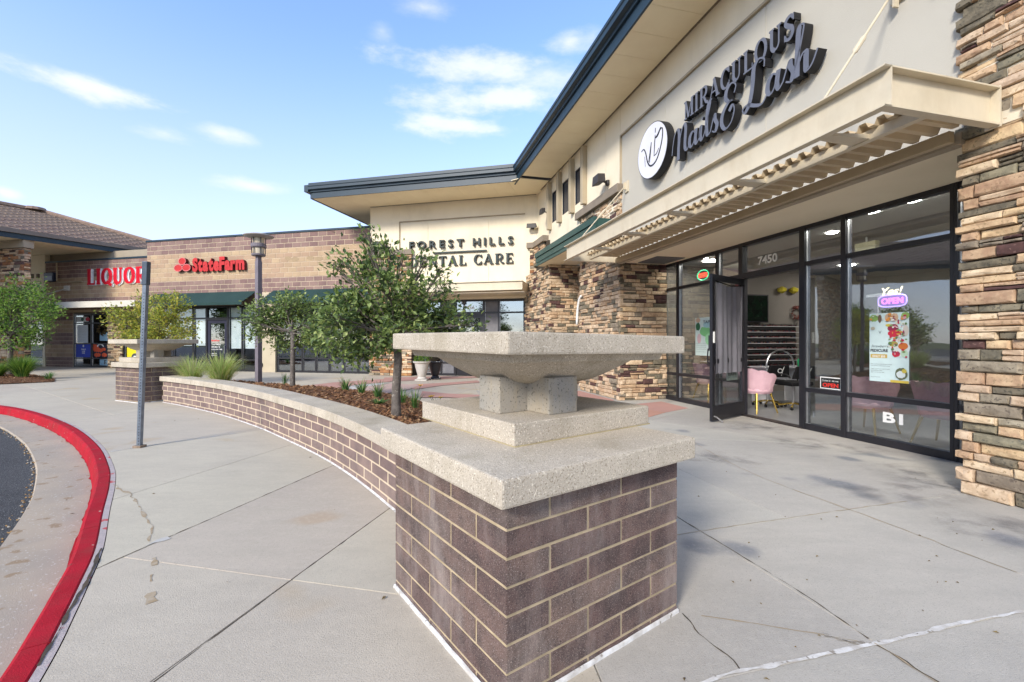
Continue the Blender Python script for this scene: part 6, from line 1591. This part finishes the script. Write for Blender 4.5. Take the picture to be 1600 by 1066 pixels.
for k, (x, z, rx, rz) in enumerate([(-21.45,.95,.2,.18),(-21.2,.85,.22,.1),(-20.95,.9,.14,.08),(-21.35,.62,.22,.1),(-20.9,.62,.17,.1),(-21.55,1.1,.08,.08)]): blob(FDn, t, x, z, rx, rz, nL+.004+k*.0003, flat('print_vermilion', (.65,.09,.03)), 60+k, wob=.5)
b = MB(); ribbon(b, FDn, arc(-21.15, 1.0, .2, .15, 10, 170, 12), .06, 0, 0, 1, nL+.006, nL+.007); b.build('printed_arc', [WHP, WHP], t)
t = lposter('pale blue paper with letter E at the foot of the liquor shop door', -21.2, -20.64, .02+.09, .42, flat('paper_blue', (.22,.36,.45))); text_on('E', FDn, -20.92, .17, .2, nL+.005, DKP, t, width=.17, bold=.05)
t = lposter('blue paper square beneath the wreath in the liquor shop door', -21.2, -20.68, 1.32, 1.72, flat('paper_blue', (.22,.36,.45)))
q = FDn.P(-20.98, nL+.03, 1.88); t = thing('wreath', 'round dark wreath hanging in the liquor shop door', 'wreath', q)
b = MB()
for k in range(150):
    a = rr.uniform(0, 6.28); r_ = .23+rr.gauss(0, .03); p = Vector(FDn.P(-20.98+r_*math.cos(a), nL+.03+rr.uniform(0, .05), 1.88+r_*math.sin(a))); d = Vector((rr.gauss(0, 1), rr.gauss(0, 1), rr.gauss(0, 1))).normalized()*.08; w = d.orthogonal().normalized()*.03
    b.face([p, p+d*.5+w, p+d, p+d*.5-w])
b.build('leaves', M('wreath_olive', (.06,.055,.02), (.09,.05,.02), 30, .9), t, fix=False)
t = lposter('yellow poster with round black emblem seen under the far concrete bowl', -19.45, -18.5, .35, 1.1, flat('poster_yellow', (.75,.66,.02)))
blob(FDn, t, -18.95, .52, .22, .2, nL+.004, DKP, 4, wob=.05); blob(FDn, t, -18.95, .48, .13, .12, nL+.005, WHP, 5, wob=.05); text_on('lottery', FDn, -19.25, .93, .07, nL+.005, DKP, t, width=.5, bold=.02)

# ================================================================== BEYOND THE FRAME (what the glass mirrors)
HEDGE = [leafmat('far_leaf_a', (.05,.08,.03), (.04,.065,.025)), leafmat('far_leaf_b', (.09,.13,.045), (.07,.1,.035)), leafmat('far_leaf_c', (.13,.16,.06), (.1,.13,.05))]
rr = random.Random(88)
spots = [(-26, 3.5, 6.5), (-29, 8.5, 5.5), (-33, -3, 7.5), (-24, -8, 6), (-38, 3, 8), (-41, 12, 7), (-36, -14, 8), (-22, -20, 7), (-10, -26, 8), (3, -24, 7), (14, -22, 6)]
sides = ['nearest the kerb', 'by the tiled roof', 'tallest of the row', 'behind the verge', 'at the back of the lot', 'far corner of the lot', 'south end of the lot', 'beside the entrance', 'across the drive', 'facing the salon', 'at the service lane']
for (x, y, h), sd_ in zip(spots, sides):
    cls = [(x+rr.gauss(0, h*.16), y+rr.gauss(0, h*.16), h*rr.uniform(.42, .92), h*rr.uniform(.13, .2)) for _ in range(11)]
    make_tree('shade_tree', 'broad green shade tree across the car park, '+sd_, 'tree', (x, y, -.14), .14, h*.38, cls, 2200, .3, HEDGE, int(abs(x*7+y)), group='shade trees across the car park')
b = MB()
vs_ = FW
for (x0, y0, x1, y1, w) in [(-30, -6, -23.5, 9.5, 2.2)]:
    P = [Vector((x0, y0, 0)).lerp(Vector((x1, y1, 0)), i/24) for i in range(25)]
    for p, q in zip(P, P[1:]): b.face([(p.x-w, p.y, -.05), (p.x+w, p.y, -.02), (q.x+w, q.y, -.02), (q.x-w, q.y, -.05)])
b.build('verge', M('verge_grass', (.09,.13,.04), (.15,.13,.06), 3, .95, .6, 20), kind='structure', fix=False)
b = MB(); b.face([(-250, 150, -.1), (-250, -250, -.1), (-120, -250, -.1), (-70, 150, -.1)]); b.build('far_field', MATS['verge_grass'], kind='structure', fix=False)
# a dark parked pickup that the right-hand glass reflects
